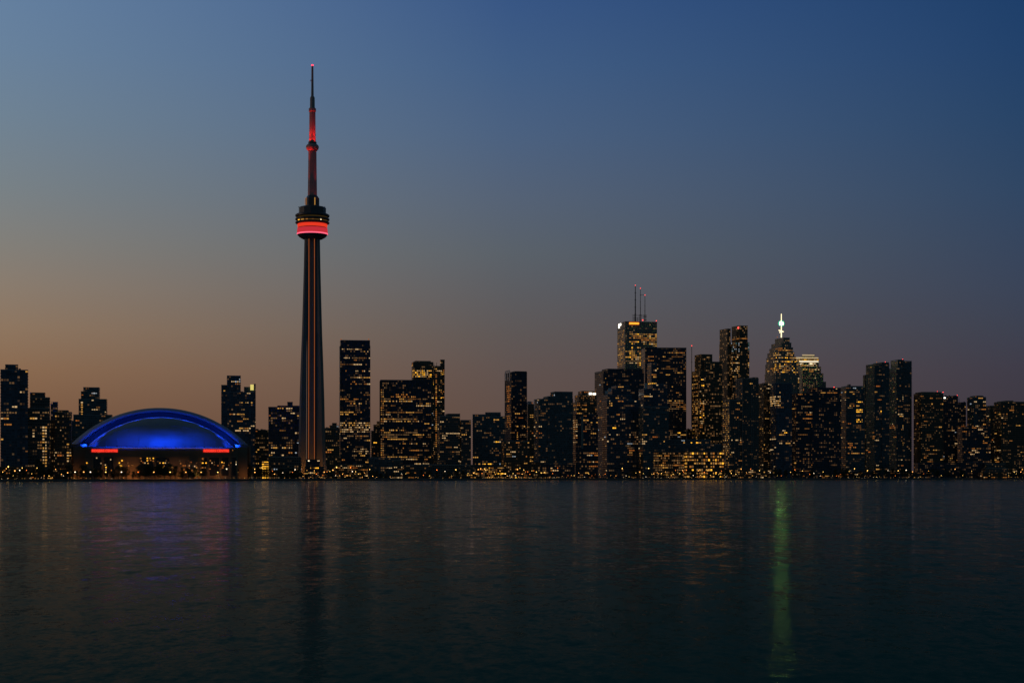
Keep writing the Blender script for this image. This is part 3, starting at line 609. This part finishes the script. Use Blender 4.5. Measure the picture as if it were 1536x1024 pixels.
    for x0, x1 in ((137.3, 176.5), (305, 343.5)):
        yy = -66-1.6; xx0 = LX(x0, yy); xx1 = LX(x1, yy); z0, z1 = LZ(677.8, xx0, yy), LZ(673.2, xx0, yy)
        g = MB(); g.box(xx0-.2, xx1+.2, yy+.3, yy+1.3, z0-.1, z1+.1); sg = g.build('sign', hm, root)
        cu = bpy.data.curves.new('sign_lettering', 'FONT'); cu.body = 'ROGERS CENTRE'; cu.size = 1; cu.extrude = .1; cu.align_x = 'LEFT'; cu.offset = .012
        to = bpy.data.objects.new('sign_lettering', cu); C.objects.link(to); bpy.context.view_layer.update()
        w, h = to.dimensions.x, to.dimensions.y; dg = bpy.context.evaluated_depsgraph_get()
        me = bpy.data.meshes.new_from_object(to.evaluated_get(dg)); bpy.data.objects.remove(to)
        t2 = bpy.data.objects.new('sign_lettering', me); C.objects.link(t2); me.materials.clear(); me.materials.append(sm); t2.parent = sg
        t2.rotation_euler = (R(90), 0, 0); t2.location = (xx0+.4, yy+.1, z0+.35); t2.scale = ((xx1-xx0-.8)/w, (z1-z0-.7)/h, 1)
    # blue floodlights: fittings along the kerb and at the arch feet
    def flood(loc, aim, energy, size, sy=None, spread=115):
        ld = bpy.data.lights.new('floodlight', 'AREA'); ld.energy = energy; ld.color = (.004, .06, 1); ld.shape = 'RECTANGLE'; ld.size = size; ld.size_y = sy or 1; ld.spread = R(spread)
        lo = bpy.data.objects.new('floodlight', ld); C.objects.link(lo); lo.parent = root; lo.location = loc
        lo.rotation_euler = (Vector(aim)-Vector(loc)).to_track_quat('-Z', 'Y').to_euler()
        g = MB(); g.box(loc[0]-1.2, loc[0]+1.2, loc[1]-1.6, loc[1]-.8, loc[2]-.8, loc[2]-.2); g.build('floodlight_fitting', DARK, root)
    for i, px in enumerate(range(150, 340, 14)):
        u = abs(px-243)/95; flood((ZX(px), -66-13, zb+.3), (ZX(px), -12, zb+36), 1750*(1.4-.7*u)*(.65, 1.3, .9, 1.15, .75)[i % 5], 8, 1, 100)
    for sg_, px in ((1, 131), (-1, 351)):
        flood((ZX(px), -36, zb+2), (ZX(px+sg_*3), 24, zb+14), 4500, 9, 3, 75)
    for px in range(150, 336, 26):
        x = ZX(px); h = arc(x-cxs, A, H); flood((x, -18, zb+h+2.0), (x, 30, zb+h+12), 2100, 10)
    # warm lamps washing the concrete
    for px, e in ((112, 1500), (121, 1500), (163, 3000), (196, 6500), (205, 4500), (240, 3000), (262, 5000), (293, 8000), (325, 4000), (360, 900), (368, 1300)):
        ld = bpy.data.lights.new('warm_wall_lamp', 'SPOT'); ld.spot_size = R(125); ld.spot_blend = .7; ld.energy = e*.55; ld.color = (1, .36, .08); ld.shadow_soft_size = 1
        lo = bpy.data.objects.new('warm_wall_lamp', ld); C.objects.link(lo); lo.parent = root; lo.location = (ZX(px), -80 if 128 < px < 356 else -58, 4); lo.rotation_euler = (R(105), 0, 0)
dome()

# ------------------------------------------------------------------ the needle tower
def needle():
    Yt = 2200; cxp = 468.6; root = empty('observation_tower', (wx(cxp, Yt), Yt, GZ))
    tag(root, 'very tall concrete needle tower with a red lit pod and tapering antenna', 'observation tower')
    k = Yt/F; z = lambda py: wz(py, Yt)-GZ
    CONC = mat('tower_concrete', (.20, .195, .18), .8, 0, .2, .04); WM = mat('mast_paint', (.3, .26, .26), .6, 0, .15, .2); DK = mat('pod_cladding', (.07, .075, .085), .45, .2)
    # Y-shaped shaft: half width in px by row
    rows = [(716, 22.5), (704, 21.6), (692, 20.2), (660, 19), (600, 17.9), (550, 16.4), (500, 14.6), (450, 13.2), (400, 11.8), (350, 10.8), (330, 10.6)]
    b = MB(); rings = []
    ANG = [R(-152), R(-28), R(90)]
    for py, hw in rows:
        Rr = hw*k/math.cos(R(28))*.94; c_ = max(6.3, hw*k*.50); t = max(5.2, hw*k*.42); pts = []
        for i, a in enumerate(ANG):
            d = Vector((math.cos(a), math.sin(a))); n_ = Vector((-d.y, d.x))
            base = c_*.9
            pts += [d*base-n_*t/2*1.15, d*Rr-n_*t/2, d*Rr+n_*t/2, d*base+n_*t/2*1.15]
            nx = ANG[(i+1) % 3]; mid = a+((nx-a) % (2*math.pi))/2; dm = Vector((math.cos(mid), math.sin(mid))); nm = Vector((-dm.y, dm.x))
            pts += [dm*c_-nm*c_*.36, dm*c_+nm*c_*.36]
        rings.append([(p.x, p.y, z(py)) for p in pts])
    for a, c_ in zip(rings, rings[1:]):
        for j in range(len(a)): b.quad([a[j], a[(j+1) % len(a)], c_[(j+1) % len(a)], c_[j]])
    b.build('shaft', CONC, root)
    # lift shafts glowing orange up the front hollow
    OR = emis('orange_lift_light', (1, .25, .07), .34); PL = emis('pale_lift_light', (1, .62, .45), .2)
    def strip(px0, wdt, m, name, yo=1.3):
        b = MB(); prev = None
        for py, hw in rows[1:-1]:
            c_ = max(6.3, hw*k*.50); x = (px0-469)*k*(.9+.1*(hw/18)); y = -c_-yo
            cur = (x, y, z(py))
            if prev: 
                (xa, ya, za), (xb, yb, zb) = prev, cur; h = wdt/2
                b.quad([(xa-h, ya, za), (xa+h, ya, za), (xb+h, yb, zb), (xb-h, yb, zb)]); b.quad([(xa-h, ya+.4, za), (xa-h, ya, za), (xb-h, yb, zb), (xb-h, yb+.4, zb)])
                b.quad([(xa+h, ya, za), (xa+h, ya+.4, za), (xb+h, yb+.4, zb), (xb+h, yb, zb)])
            prev = cur
        b.build(name, m, root)
    strip(464.6, .6, OR, 'lift_light'); strip(473.3, .6, OR, 'lift_light'); strip(461.6, .3, PL, 'lift_light', .2)
    b = MB()
    for py, hw in rows[1:-1]:
        pass
    prev = None
    for py, hw in rows[:-1]:
        c_ = max(6.3, hw*k*.50); cur = (c_, z(py))
        if prev:
            for xs in (-1, 1):
                x0 = xs*4.7; b.box(x0-.35, x0+.35, -max(prev[0], cur[0])-1.1, -min(prev[0], cur[0])+.5, prev[1], cur[1])
        prev = cur
    b.build('lift_rail', DK, root)
    # pod
    def lt(name, prof, m, n=64, smooth=True):
        b = MB(); b.lathe([(r*k, z(y)) for r, y in prof], n); return b.build(name, m, root)
    RB = emis('red_band_light', (1, .05, .075), .52); RB2 = emis('red_band_bright', (1, .05, .02), .8)
    RE = emis('red_edge_light', (1, .12, .2), 1.3)
    lt('pod_underside', [(11, 359.5), (15, 358.5), (20, 355.5), (22.6, 352.2)], DK)
    lt('red_band_edge', [(22.9, 351.9), (23.3, 351.2), (23.1, 350.3)], RE)
    lt('red_band', [(22.9, 350.3), (22.8, 346), (22.4, 342.8)], RB)
    lt('pod_ledge', [(21.2, 342.8), (21.2, 341.6)], DK)
    lt('upper_red_band', [(21.8, 341.6), (22.3, 339), (22.3, 336.4)], RB2)
    lt('pod_deck', [(22.5, 336.6), (25.2, 335.4), (25.6, 334), (24.5, 332.9)], DK)
    wb = lt('window_band', [(22.8, 333), (22.8, 331)], emis('pod_windows', (1, .5, .12), .07))
    lt('pod_deck', [(23, 331.3), (25.4, 330.2), (25.6, 328.6), (24.5, 327.6)], DK)
    lt('window_band', [(22.8, 327.8), (22.8, 325.8)], emis('pod_windows_dim', (1, .6, .15), .035))
    lt('pod_deck', [(23, 326), (25.4, 325), (25.6, 322.8), (23.5, 321.4), (20.5, 321)], DK)
    lt('pod_drum', [(20.4, 321.2), (20.4, 312.5), (19, 311), (10, 310.5)], DK, 12)
    for px, w, mi, py in ((450,4,7,331.8),(456,5,1,332),(463,3,2,332),(472,3,3,332),(483.5,1.6,8,332),(451,1.6,8,335.4),(488,3,3,328)):
        x = (px-cxp)*k; y = -math.sqrt(max(0, (23.4*k)**2-x*x)); o = bpy.data.objects.new('lit_window', PANES[mi]); C.objects.link(o); o.parent = root; o.location = (x, y, z(py)); o.scale = (w*k, .4, 1.5*k*.8); o.rotation_euler.z = math.atan2(x, -y)
    for px in (448.6, 487.2):
        b = MB(); x = (px-cxp)*k; b.tube((x, 0, z(313)), (x, 0, z(309.5)), .35, .3, 6); b.tube((x-1.2, 0, z(310.8)), (x+.6, 0, z(310.8)), .35, .35, 5); b.build('roof_aerial', DK, root)
    # lantern, upper shaft, upper deck, mast
    b = MB(); b.lathe([(r*k, z(y)) for r, y in ((10.3, 311.5), (10.3, 298), (8, 294.5), (6.6, 293))], 6); b.build('lantern_frame', DK, root)
    for px in (459, 461, 473.6):
        o = bpy.data.objects.new('lit_window', PANES[1 if px > 470 else 2]); C.objects.link(o); o.parent = root; o.location = ((px-cxp)*k, -9.6, z(303.5)); o.scale = (.5 if px < 470 else .9, .5, 11*k)
    lt('upper_shaft', [(7.2, 312), (6.9, 290), (6.3, 250), (6.1, 226)], WM, 6)
    lt('upper_deck', [(6.2, 227), (8.6, 224.5), (9.6, 222), (9.6, 219.5), (8.2, 217.6), (6.6, 216.5)], WM, 24)
    lt('upper_deck_collar', [(6.4, 217), (6.2, 213), (5.2, 212.5)], DK, 12)
    lt('lower_mast', [(5.1, 213), (4.8, 195), (4.6, 168)], WM, 8)
    lt('mast_collar', [(4.9, 168.5), (5.5, 167), (5.5, 163.5), (4.2, 162)], WM, 16)
    lt('middle_mast', [(3.7, 163), (3.5, 147), (2.6, 145)], WM, 8)
    lt('upper_mast', [(2.0, 146), (1.7, 120), (1.5, 99.5)], WM, 8)
    b = MB(); b.tube((-3.2*k, 0, z(120.5)), (0, 0, z(120.5)), .4, .4, 6); b.tube((-3.2*k, 0, z(121.8)), (0, 0, z(121.8)), .3, .3, 6); b.build('mast_bracket', DK, root)
    lt('beacon', [(1.0, 99.4), (1.8, 98.6), (1.6, 97.2), (.3, 96.8)], emis('tower_beacon', (1, .05, .1), 2.2), 12)
    def spot(x, y, zz, aim, e, col=(1, .015, .01), ang=40, size=.5):
        ld = bpy.data.lights.new('mast_floodlight', 'SPOT'); ld.energy = e; ld.color = col; ld.spot_size = R(ang); ld.spot_blend = .6; ld.shadow_soft_size = size
        lo = bpy.data.objects.new('mast_floodlight', ld); C.objects.link(lo); lo.parent = root; lo.location = (x, y, zz)
        lo.rotation_euler = (Vector(aim)-Vector((x, y, zz))).to_track_quat('-Z', 'Y').to_euler()
    for sx in (-1, 1):
        spot(sx*6.5, -7, z(217), (0, 0, z(196)), 12000, ang=60); spot(sx*6, -7, z(217), (0, 0, z(170)), 50000, ang=30)
        spot(sx*14, -10, z(311), (0, 0, z(262)), 4500, ang=50); spot(sx*14, -10, z(309), (0, 0, z(222)), 50000, ang=16)
    spot(-14, -12, z(309), (0, 0, z(130)), 300000, ang=14)
    # warm floods on the feet of the legs
    for x, y, e in ((-18, -17, 9000), (19, -17, 5000), (-9, -20, 500), (9, -20, 600)):
        ld = bpy.data.lights.new('foot_floodlight', 'SPOT'); ld.spot_size = R(120); ld.spot_blend = .8; ld.energy = e; ld.color = (1, .34, .06); ld.shadow_soft_size = 2.2
        lo = bpy.data.objects.new('foot_floodlight', ld); C.objects.link(lo); lo.parent = root; lo.location = (x, y-8, 5); lo.rotation_euler = Vector((-x*.2, 12, 9)).to_track_quat('-Z', 'Y').to_euler()
needle()
L('dark entrance pavilion with small lit windows at the foot of the needle tower', 2160, [(459,480,689),(457,487,700)], 'black', D=12, rot=0, fh=3.4, bw=2.6, slab=.3, res=.12,
  bands=[(691,460,479,.65,[0,0,8]),(700,462,478,.7,[7,1]),(709,462,480,.6,[0,1,2])], roof=False)
emit_buildings()

# ------------------------------------------------------------------ water, quay and ground
def water():
    m = bpy.data.materials.new('lake_water'); m.use_nodes = True; t = m.node_tree; t.nodes.clear()
    g = N(t, 'ShaderNodeNewGeometry')
    def noise(sx, sy, sc, det):
        mp = N(t, 'ShaderNodeMapping'); mp.inputs['Scale'].default_value = (sx, sy, 1); t.links.new(g.outputs['Position'], mp.inputs[0])
        n = N(t, 'ShaderNodeTexNoise'); n.inputs['Scale'].default_value = sc; n.inputs['Detail'].default_value = det; n.inputs['Roughness'].default_value = .6
        t.links.new(mp.outputs[0], n.inputs[0]); s = N(t, 'ShaderNodeSeparateColor'); t.links.new(n.outputs[1], s.inputs[0]); return s.outputs
    # wave trains from long swell to ripples; far out only the long ones are resolved
    c = lambda o: M(t, 'SUBTRACT', o, .5)
    n3 = noise(.2, .3, .02, 3)      # cat's paws: patches of rougher and smoother water
    amp = M(t, 'MULTIPLY_ADD', n3[0], 1.6, .2)
    sx = sy = None
    sg = N(t, 'ShaderNodeSeparateXYZ'); t.links.new(g.outputs['Position'], sg.inputs[0])
    for per, ax_, ay_, lo, hi in ((26, .02, .16, 480, 9000), (10, .03, .19, 230, 1100), (3.6, .05, .17, 115, 520), (1.2, .09, .13, 55, 260), (.4, .19, .085, 0, 140)):
        n = noise(2.0, 1, 1/per, 1.2)
        a, b_ = M(t, 'MULTIPLY', c(n[0]), ax_), M(t, 'MULTIPLY', c(n[1]), ay_)
        def fade(v0, v1, o0, o1):
            q = N(t, 'ShaderNodeMapRange', clamp=True); t.links.new(sg.outputs[1], q.inputs[0])
            for k_, v in enumerate((v0, v1, o0, o1)): q.inputs[k_+1].default_value = v
            return q.outputs[0]
        # each train belongs to its own reach of open water: short ripples near the quay, longer waves further out
        w = M(t, 'MULTIPLY', fade(lo*.45, lo, .1 if lo else 1, 1), fade(hi*.6, hi*1.3, 1, .3))
        a = M(t, 'MULTIPLY', a, w); b_ = M(t, 'MULTIPLY', b_, w)
        sx = a if sx is None else M(t, 'ADD', sx, a); sy = b_ if sy is None else M(t, 'ADD', sy, b_)
    sx = M(t, 'MULTIPLY', sx, amp); sy = M(t, 'MULTIPLY', sy, amp)
    cb = N(t, 'ShaderNodeCombineXYZ'); t.links.new(sx, cb.inputs[0]); t.links.new(sy, cb.inputs[1]); cb.inputs[2].default_value = 1
    nm = N(t, 'ShaderNodeVectorMath', operation='NORMALIZE'); t.links.new(cb.outputs[0], nm.inputs[0])
    gl = N(t, 'ShaderNodeBsdfGlossy'); gl.inputs['Roughness'].default_value = .11; gl.inputs['Color'].default_value = (1, 1, .92, 1); t.links.new(nm.outputs[0], gl.inputs['Normal'])
    df = N(t, 'ShaderNodeBsdfDiffuse'); df.inputs[0].default_value = (.01, .095, .08, 1)
    fr = N(t, 'ShaderNodeFresnel'); fr.inputs[0].default_value = 1.007; t.links.new(nm.outputs[0], fr.inputs['Normal'])
    mx = N(t, 'ShaderNodeMixShader'); t.links.new(fr.outputs[0], mx.inputs[0]); t.links.new(df.outputs[0], mx.inputs[1]); t.links.new(gl.outputs[0], mx.inputs[2])
    o = N(t, 'ShaderNodeOutputMaterial'); t.links.new(mx.outputs[0], o.inputs[0])
    b = MB(); b.quad([(-6000, -400, 0), (6000, -400, 0), (6000, 3600, 0), (-6000, 3600, 0)])
    tag(b.build('water', m), kind='structure')
water()
def land():
    pts = [(wx(px, y), y) for px, y in SHORE]
    pts = [(-6000, 1640)]+pts+[(6500, 3200)]
    G = mat('dark_park_ground', (.04, .045, .035), .95, 0, .4, .05); Q = mat('quay_concrete', (.10, .10, .10), .85, 0, .3, .2); K = mat('quay_coping', (.28, .27, .25), .8, 0, .3, .3)
    b = MB()
    for (xa, ya), (xb, yb) in zip(pts, pts[1:]): b.quad([(xa, ya+3, GZ), (xb, yb+3, GZ), (xb*2.2, 15000, GZ), (xa*2.2, 15000, GZ)])
    tag(b.build('ground', G), kind='structure')
    b = MB()
    for (xa, ya), (xb, yb) in zip(pts, pts[1:]):
        b.quad([(xa, ya, -2), (xb, yb, -2), (xb, yb, 1.7), (xa, ya, 1.7)]); b.quad([(xa, ya, 1.7), (xb, yb, 1.7), (xb, yb+3, 1.7), (xa, ya+3, 1.7)])
        b.quad([(xa, ya-.15, 1.7), (xb, yb-.15, 1.7), (xb, yb-.15, 2.15), (xa, ya-.15, 2.15)], None, 1); b.quad([(xa, ya-.15, 2.15), (xb, yb-.15, 2.15), (xb, yb+3.2, 2.15), (xa, ya+3.2, 2.15)], None, 1)
        b.quad([(xa, ya-.15, 1.7), (xb, yb-.15, 1.7), (xb, yb, 1.7), (xa, ya, 1.7)], None, 1)
    tag(b.build('quay', [Q, K]), kind='structure')
land()

# ------------------------------------------------------------------ trees along the water
BARK = mat('bark', (.05, .035, .025), .9)
LEAF = [mat('leaves_%s' % n, c, .8, 0, .5, .5) for n, c in (('dark', (.035, .06, .025)), ('olive', (.06, .07, .03)), ('deep', (.025, .05, .03)))]
def crown_mesh(seed, tall):
    rn = random.Random(seed); b = MB(); cl = []
    for _ in range(26):
        a = rn.uniform(0, 6.28); h = rn.uniform(.28, .95); rr = rn.uniform(0, .42)*math.sin(math.pi*min(1, (h-.12)/.95)+.25)
        cl.append((rr*math.cos(a), rr*math.sin(a), h, rn.uniform(.08, .17)))
    for cx_, cy_, cz, r in cl:
        for _ in range(70):
            d = Vector((rn.gauss(0, 1), rn.gauss(0, 1), rn.gauss(0, .8))); d = d.normalized()*r*rn.uniform(.4, 1.15)
            p = Vector((cx_, cy_, cz))+d; u = Vector((rn.gauss(0, 1), rn.gauss(0, 1), rn.gauss(0, 1))).normalized(); w = u.orthogonal().normalized(); q = rn.uniform(.014, .03)
            b.quad([p-u*q, p+w*q*.6, p+u*q, p-w*q*.6])
    return b
def trunk_mesh(seed):
    rn = random.Random(seed); b = MB(); b.tube((0, 0, -.02), (.01, 0, .3), .03, .022, 8); b.tube((.01, 0, .3), (0, .01, .75), .022, .006, 6)
    for _ in range(7):
        a = rn.uniform(0, 6.28); h = rn.uniform(.22, .55); b.tube((0, 0, h), (.28*math.cos(a), .28*math.sin(a), h+rn.uniform(.15, .32)), .011, .003, 5)
    return b
TV = []
MARKS = [(26, 'the tall tower at the left edge'), (58, 'the stepped condo block near the left edge'), (104, 'the condo block beside the dome'), (137, 'the left end of the dome'), (178, 'the left red sign of the dome'),
         (215, 'the left half of the dome'), (262, 'the middle of the dome'), (304, 'the right half of the dome'), (344, 'the right red sign of the dome'), (378, 'the right end of the dome'), (404, 'the small yellow hall'), (448, 'the black block beside the needle tower'),
         (490, 'the needle tower'), (528, 'the left half of the tall slab tower'), (560, 'the right half of the tall slab tower'), (605, 'the left half of the wide black office'), (650, 'the right half of the wide black office'), (706, 'the cream condo'), (735, 'the slanted roof condo'),
         (765, 'the left end of the middle terminal'), (798, 'the slim black tower'), (830, 'the blank brown hall'), (860, 'the broad teal condo'), (900, 'the condo with two roof signs'), (928, 'the antenna tower'), (958, 'the navy stepped condo'),
         (990, 'the brick warehouse'), (1024, 'the plain black slab'), (1055, 'the left half of the yellow quay building'), (1088, 'the right half of the yellow quay building'), (1120, 'the bronze tower'), (1152, 'the concrete fin tower'), (1188, 'the green beacon tower'),
         (1225, 'the cream crowned tower'), (1262, 'the dark wide block'), (1298, 'the teal condo with gold windows'), (1333, 'the left twin condo'), (1370, 'the right twin condo'), (1415, 'the rounded brown condo'), (1450, 'the black shed'), (1472, 'the pale bay condo'), (1513, 'the grey boat hall'), (9999, 'the condo at the right edge')]
def near(px):
    return next(n for lim, n in MARKS if px < lim)
for q in range(4):
    r_ = empty('tree', (0, -100, GZ)); tr = trunk_mesh(q).build('trunk', BARK, r_); cr = crown_mesh(30+q, q).build('crown', LEAF[q % 3], r_); TV.append((r_, tr, cr))
tree_used = [False]*4
def tree(px, dy, h, w, label, group, rn):
    q = rn.randrange(4); r_, tr, cr = TV[q]
    if tree_used[q]:
        r2 = r_.copy(); C.objects.link(r2)
        for c_ in (tr, cr): d = c_.copy(); C.objects.link(d); d.parent = r2
        r_ = r2
    tree_used[q] = True
    Yd = shore_y(px)+dy; r_.location = (wx(px, Yd), Yd, GZ); r_.scale = (w, w, h); r_.rotation_euler.z = rn.uniform(0, 6.28)
    tag(r_, label, 'tree', group)
SEG = [(0, 100, 12, (8, 15), 'dark leafy tree on the waterfront left of the domed stadium'),
       (104, 376, 42, (8, 19), 'dark leafy tree on the waterfront in front of the domed stadium'),
       (380, 456, 13, (8, 15), 'dark leafy tree on the waterfront between the dome and the needle tower'),
       (486, 700, 26, (7, 13), 'dark leafy tree on the quay between the needle tower and the middle terminal'),
       (705, 905, 12, (6, 10), 'dark leafy tree on the quay around the glowing middle terminal'),
       (905, 1100, 16, (7, 13), 'dark leafy tree on the quay below the antenna tower and the yellow lit building'),
       (1150, 1300, 18, (8, 16), 'dark leafy tree on the quay right of the green reflection'),
       (1302, 1536, 30, (9, 17), 'dark leafy tree on the quay near the right edge')]
rt = random.Random(3)
for a, b_, n, (h0, h1), lab in SEG:
    for i in range(n):
        px = a+(b_-a)*(i+rt.uniform(.1, .9))/n; h = rt.uniform(h0, h1); ad = ('tall dark' if h > h0+.6*(h1-h0) else 'low dark' if h < h0+.3*(h1-h0) else 'dark rounded')
        tree(px, rt.uniform(22, 45), h, h*rt.uniform(.75, 1.15), '%s tree on the waterfront below %s' % (ad, near(px)), '%s trees below %s' % (ad, near(px)), rt)
for px, h in ((57, 24), (62, 20), (104, 20), (99, 16)):
    tree(px, 40, h, h*.7, 'very tall dark tree rising below %s' % near(px), 'very tall trees below %s' % near(px), rt)

# ------------------------------------------------------------------ lamps along the water
POST = mat('lamp_post_metal', (.05, .05, .05), .5, .5)
def lamp_proto(name, m, h, r, glow):
    r_ = empty(name, (0, -120, GZ)); b = MB(); b.tube((0, 0, 0), (0, 0, h), .12, .08, 7); b.tube((0, 0, 0), (0, 0, .5), .25, .2, 7); b.tube((0, 0, h-.1), (0, -.7, h+.1), .06, .05, 5)
    p = b.build('post', POST, r_); b = MB(); b.lathe([(r*.15, h-r), (r*.8, h-r*.6), (r, h), (r*.75, h+r*.65), (r*.15, h+r)], 10, 0, -.75); hd = b.build('lamp_head', m, r_)
    return [r_, p, hd, False]
LP = {'amber': lamp_proto('street_lamp', emis('amber_lamp', (1, .42, .09), 3.6), 9, .5, 1), 'white': lamp_proto('street_lamp', emis('white_lamp', (1, .78, .52), 3.6), 9, .5, 1),
      'gold': lamp_proto('street_lamp', emis('gold_lamp', (1, .58, .13), 3.6), 9, .5, 1), 'orange': lamp_proto('street_lamp', emis('orange_lamp', (1, .22, .03), 3), 9, .5, 1),
      'low': lamp_proto('quay_light', emis('quay_light_glow', (1, .45, .1), 1.1), 1.2, .26, 0), 'loww': lamp_proto('quay_light', emis('quay_light_pale', (1, .7, .38), 1.3), 1.2, .26, 0)}
def lamp(kind, px, dy, hs, label, group, rs=1):
    P_ = LP[kind]; r_ = P_[0]
    if P_[3]:
        r2 = r_.copy(); C.objects.link(r2)
        for c_ in P_[1:3]: d = c_.copy(); C.objects.link(d); d.parent = r2
        r_ = r2
    P_[3] = True; Yd = shore_y(px)+dy; r_.location = (wx(px, Yd), Yd, GZ); r_.scale = (rs, rs, hs)
    tag(r_, label, 'street lamp' if 'low' not in kind else 'quay light', group)
LSEG = [(0, 104, 19, 'left of the domed stadium'), (380, 460, 8, 'between the dome and the needle tower'), (456, 560, 26, 'around the foot of the needle tower and slab tower'),
        (560, 705, 13, 'below the wide black office'), (708, 805, 34, 'by the glowing middle terminal'), (808, 905, 15, 'below the broad teal balcony condo'), (906, 957, 7, 'below the stepped navy condo'), (958, 1100, 34, 'by the yellow lit quay building'),
        (1100, 1190, 12, 'below the tower with the green beacon'), (1190, 1300, 13, 'on the dark quay right of the green reflection'), (1300, 1400, 11, 'below the two tall round cornered condos'), (1400, 1472, 4, 'on the black quay near the right end'), (1472, 1536, 18, 'by the boat hall at the right edge')]
KN = {'amber': 'amber', 'white': 'white', 'gold': 'gold', 'orange': 'orange', 'low': 'amber', 'loww': 'pale'}
rl_ = random.Random(11)
for a, b_, n, where in LSEG:
    for i in range(n):
        kd = rl_.choice(['amber', 'amber', 'white', 'gold', 'gold', 'orange']); px = a+(b_-a)*(i+rl_.uniform(.1, .9))/n
        lamp(kd, px, rl_.uniform(6, 20), rl_.choice([.3, .5, .8, 1, 1.3, 1.6])*rl_.uniform(.85, 1.1), 'lit %s street lamp on the waterfront below %s' % (KN[kd], near(px)), '%s street lamps below %s' % (KN[kd], near(px)), rl_.choice([.45, .6, .9, 1.2]))
for px, kd in ((113, 'white'), (126, 'amber'), (136, 'white'), (159, 'gold'), (182.5, 'white'), (207.5, 'orange'), (231, 'amber'), (255.5, 'gold'), (302, 'amber'), (279, 'amber'), (327, 'gold'), (356, 'gold'), (382.5, 'amber')):
    lamp(kd, px, 14, .98, 'lit %s promenade lamp below %s' % (KN[kd], near(px)), '%s promenade lamps below %s' % (KN[kd], near(px)), 1.5)
for a, b_, n, where in [(0, 60, 10, 'at the left edge'), (106, 376, 38, 'below the domed stadium'), (376, 500, 16, 'near the needle tower'), (500, 700, 10, 'below the wide black office'), (722, 840, 46, 'along the glowing middle terminal'), (840, 960, 10, 'below the navy condo'), (960, 1130, 18, 'below the yellow lit quay building'), (1255, 1390, 24, 'below the twin round condos'), (1470, 1536, 12, 'at the right edge')]:
    for i in range(n):
        kd = rl_.choice(['low', 'low', 'loww']); px = a+(b_-a)*(i+rl_.uniform(.05, .95))/n
        lamp(kd, px, rl_.uniform(4, 6), rl_.uniform(.7, 1.6), 'small %s light on the quay edge below %s' % (KN[kd], near(px)), 'small %s quay lights below %s' % (KN[kd], near(px)), rl_.choice([.5, .8, 1.4]))
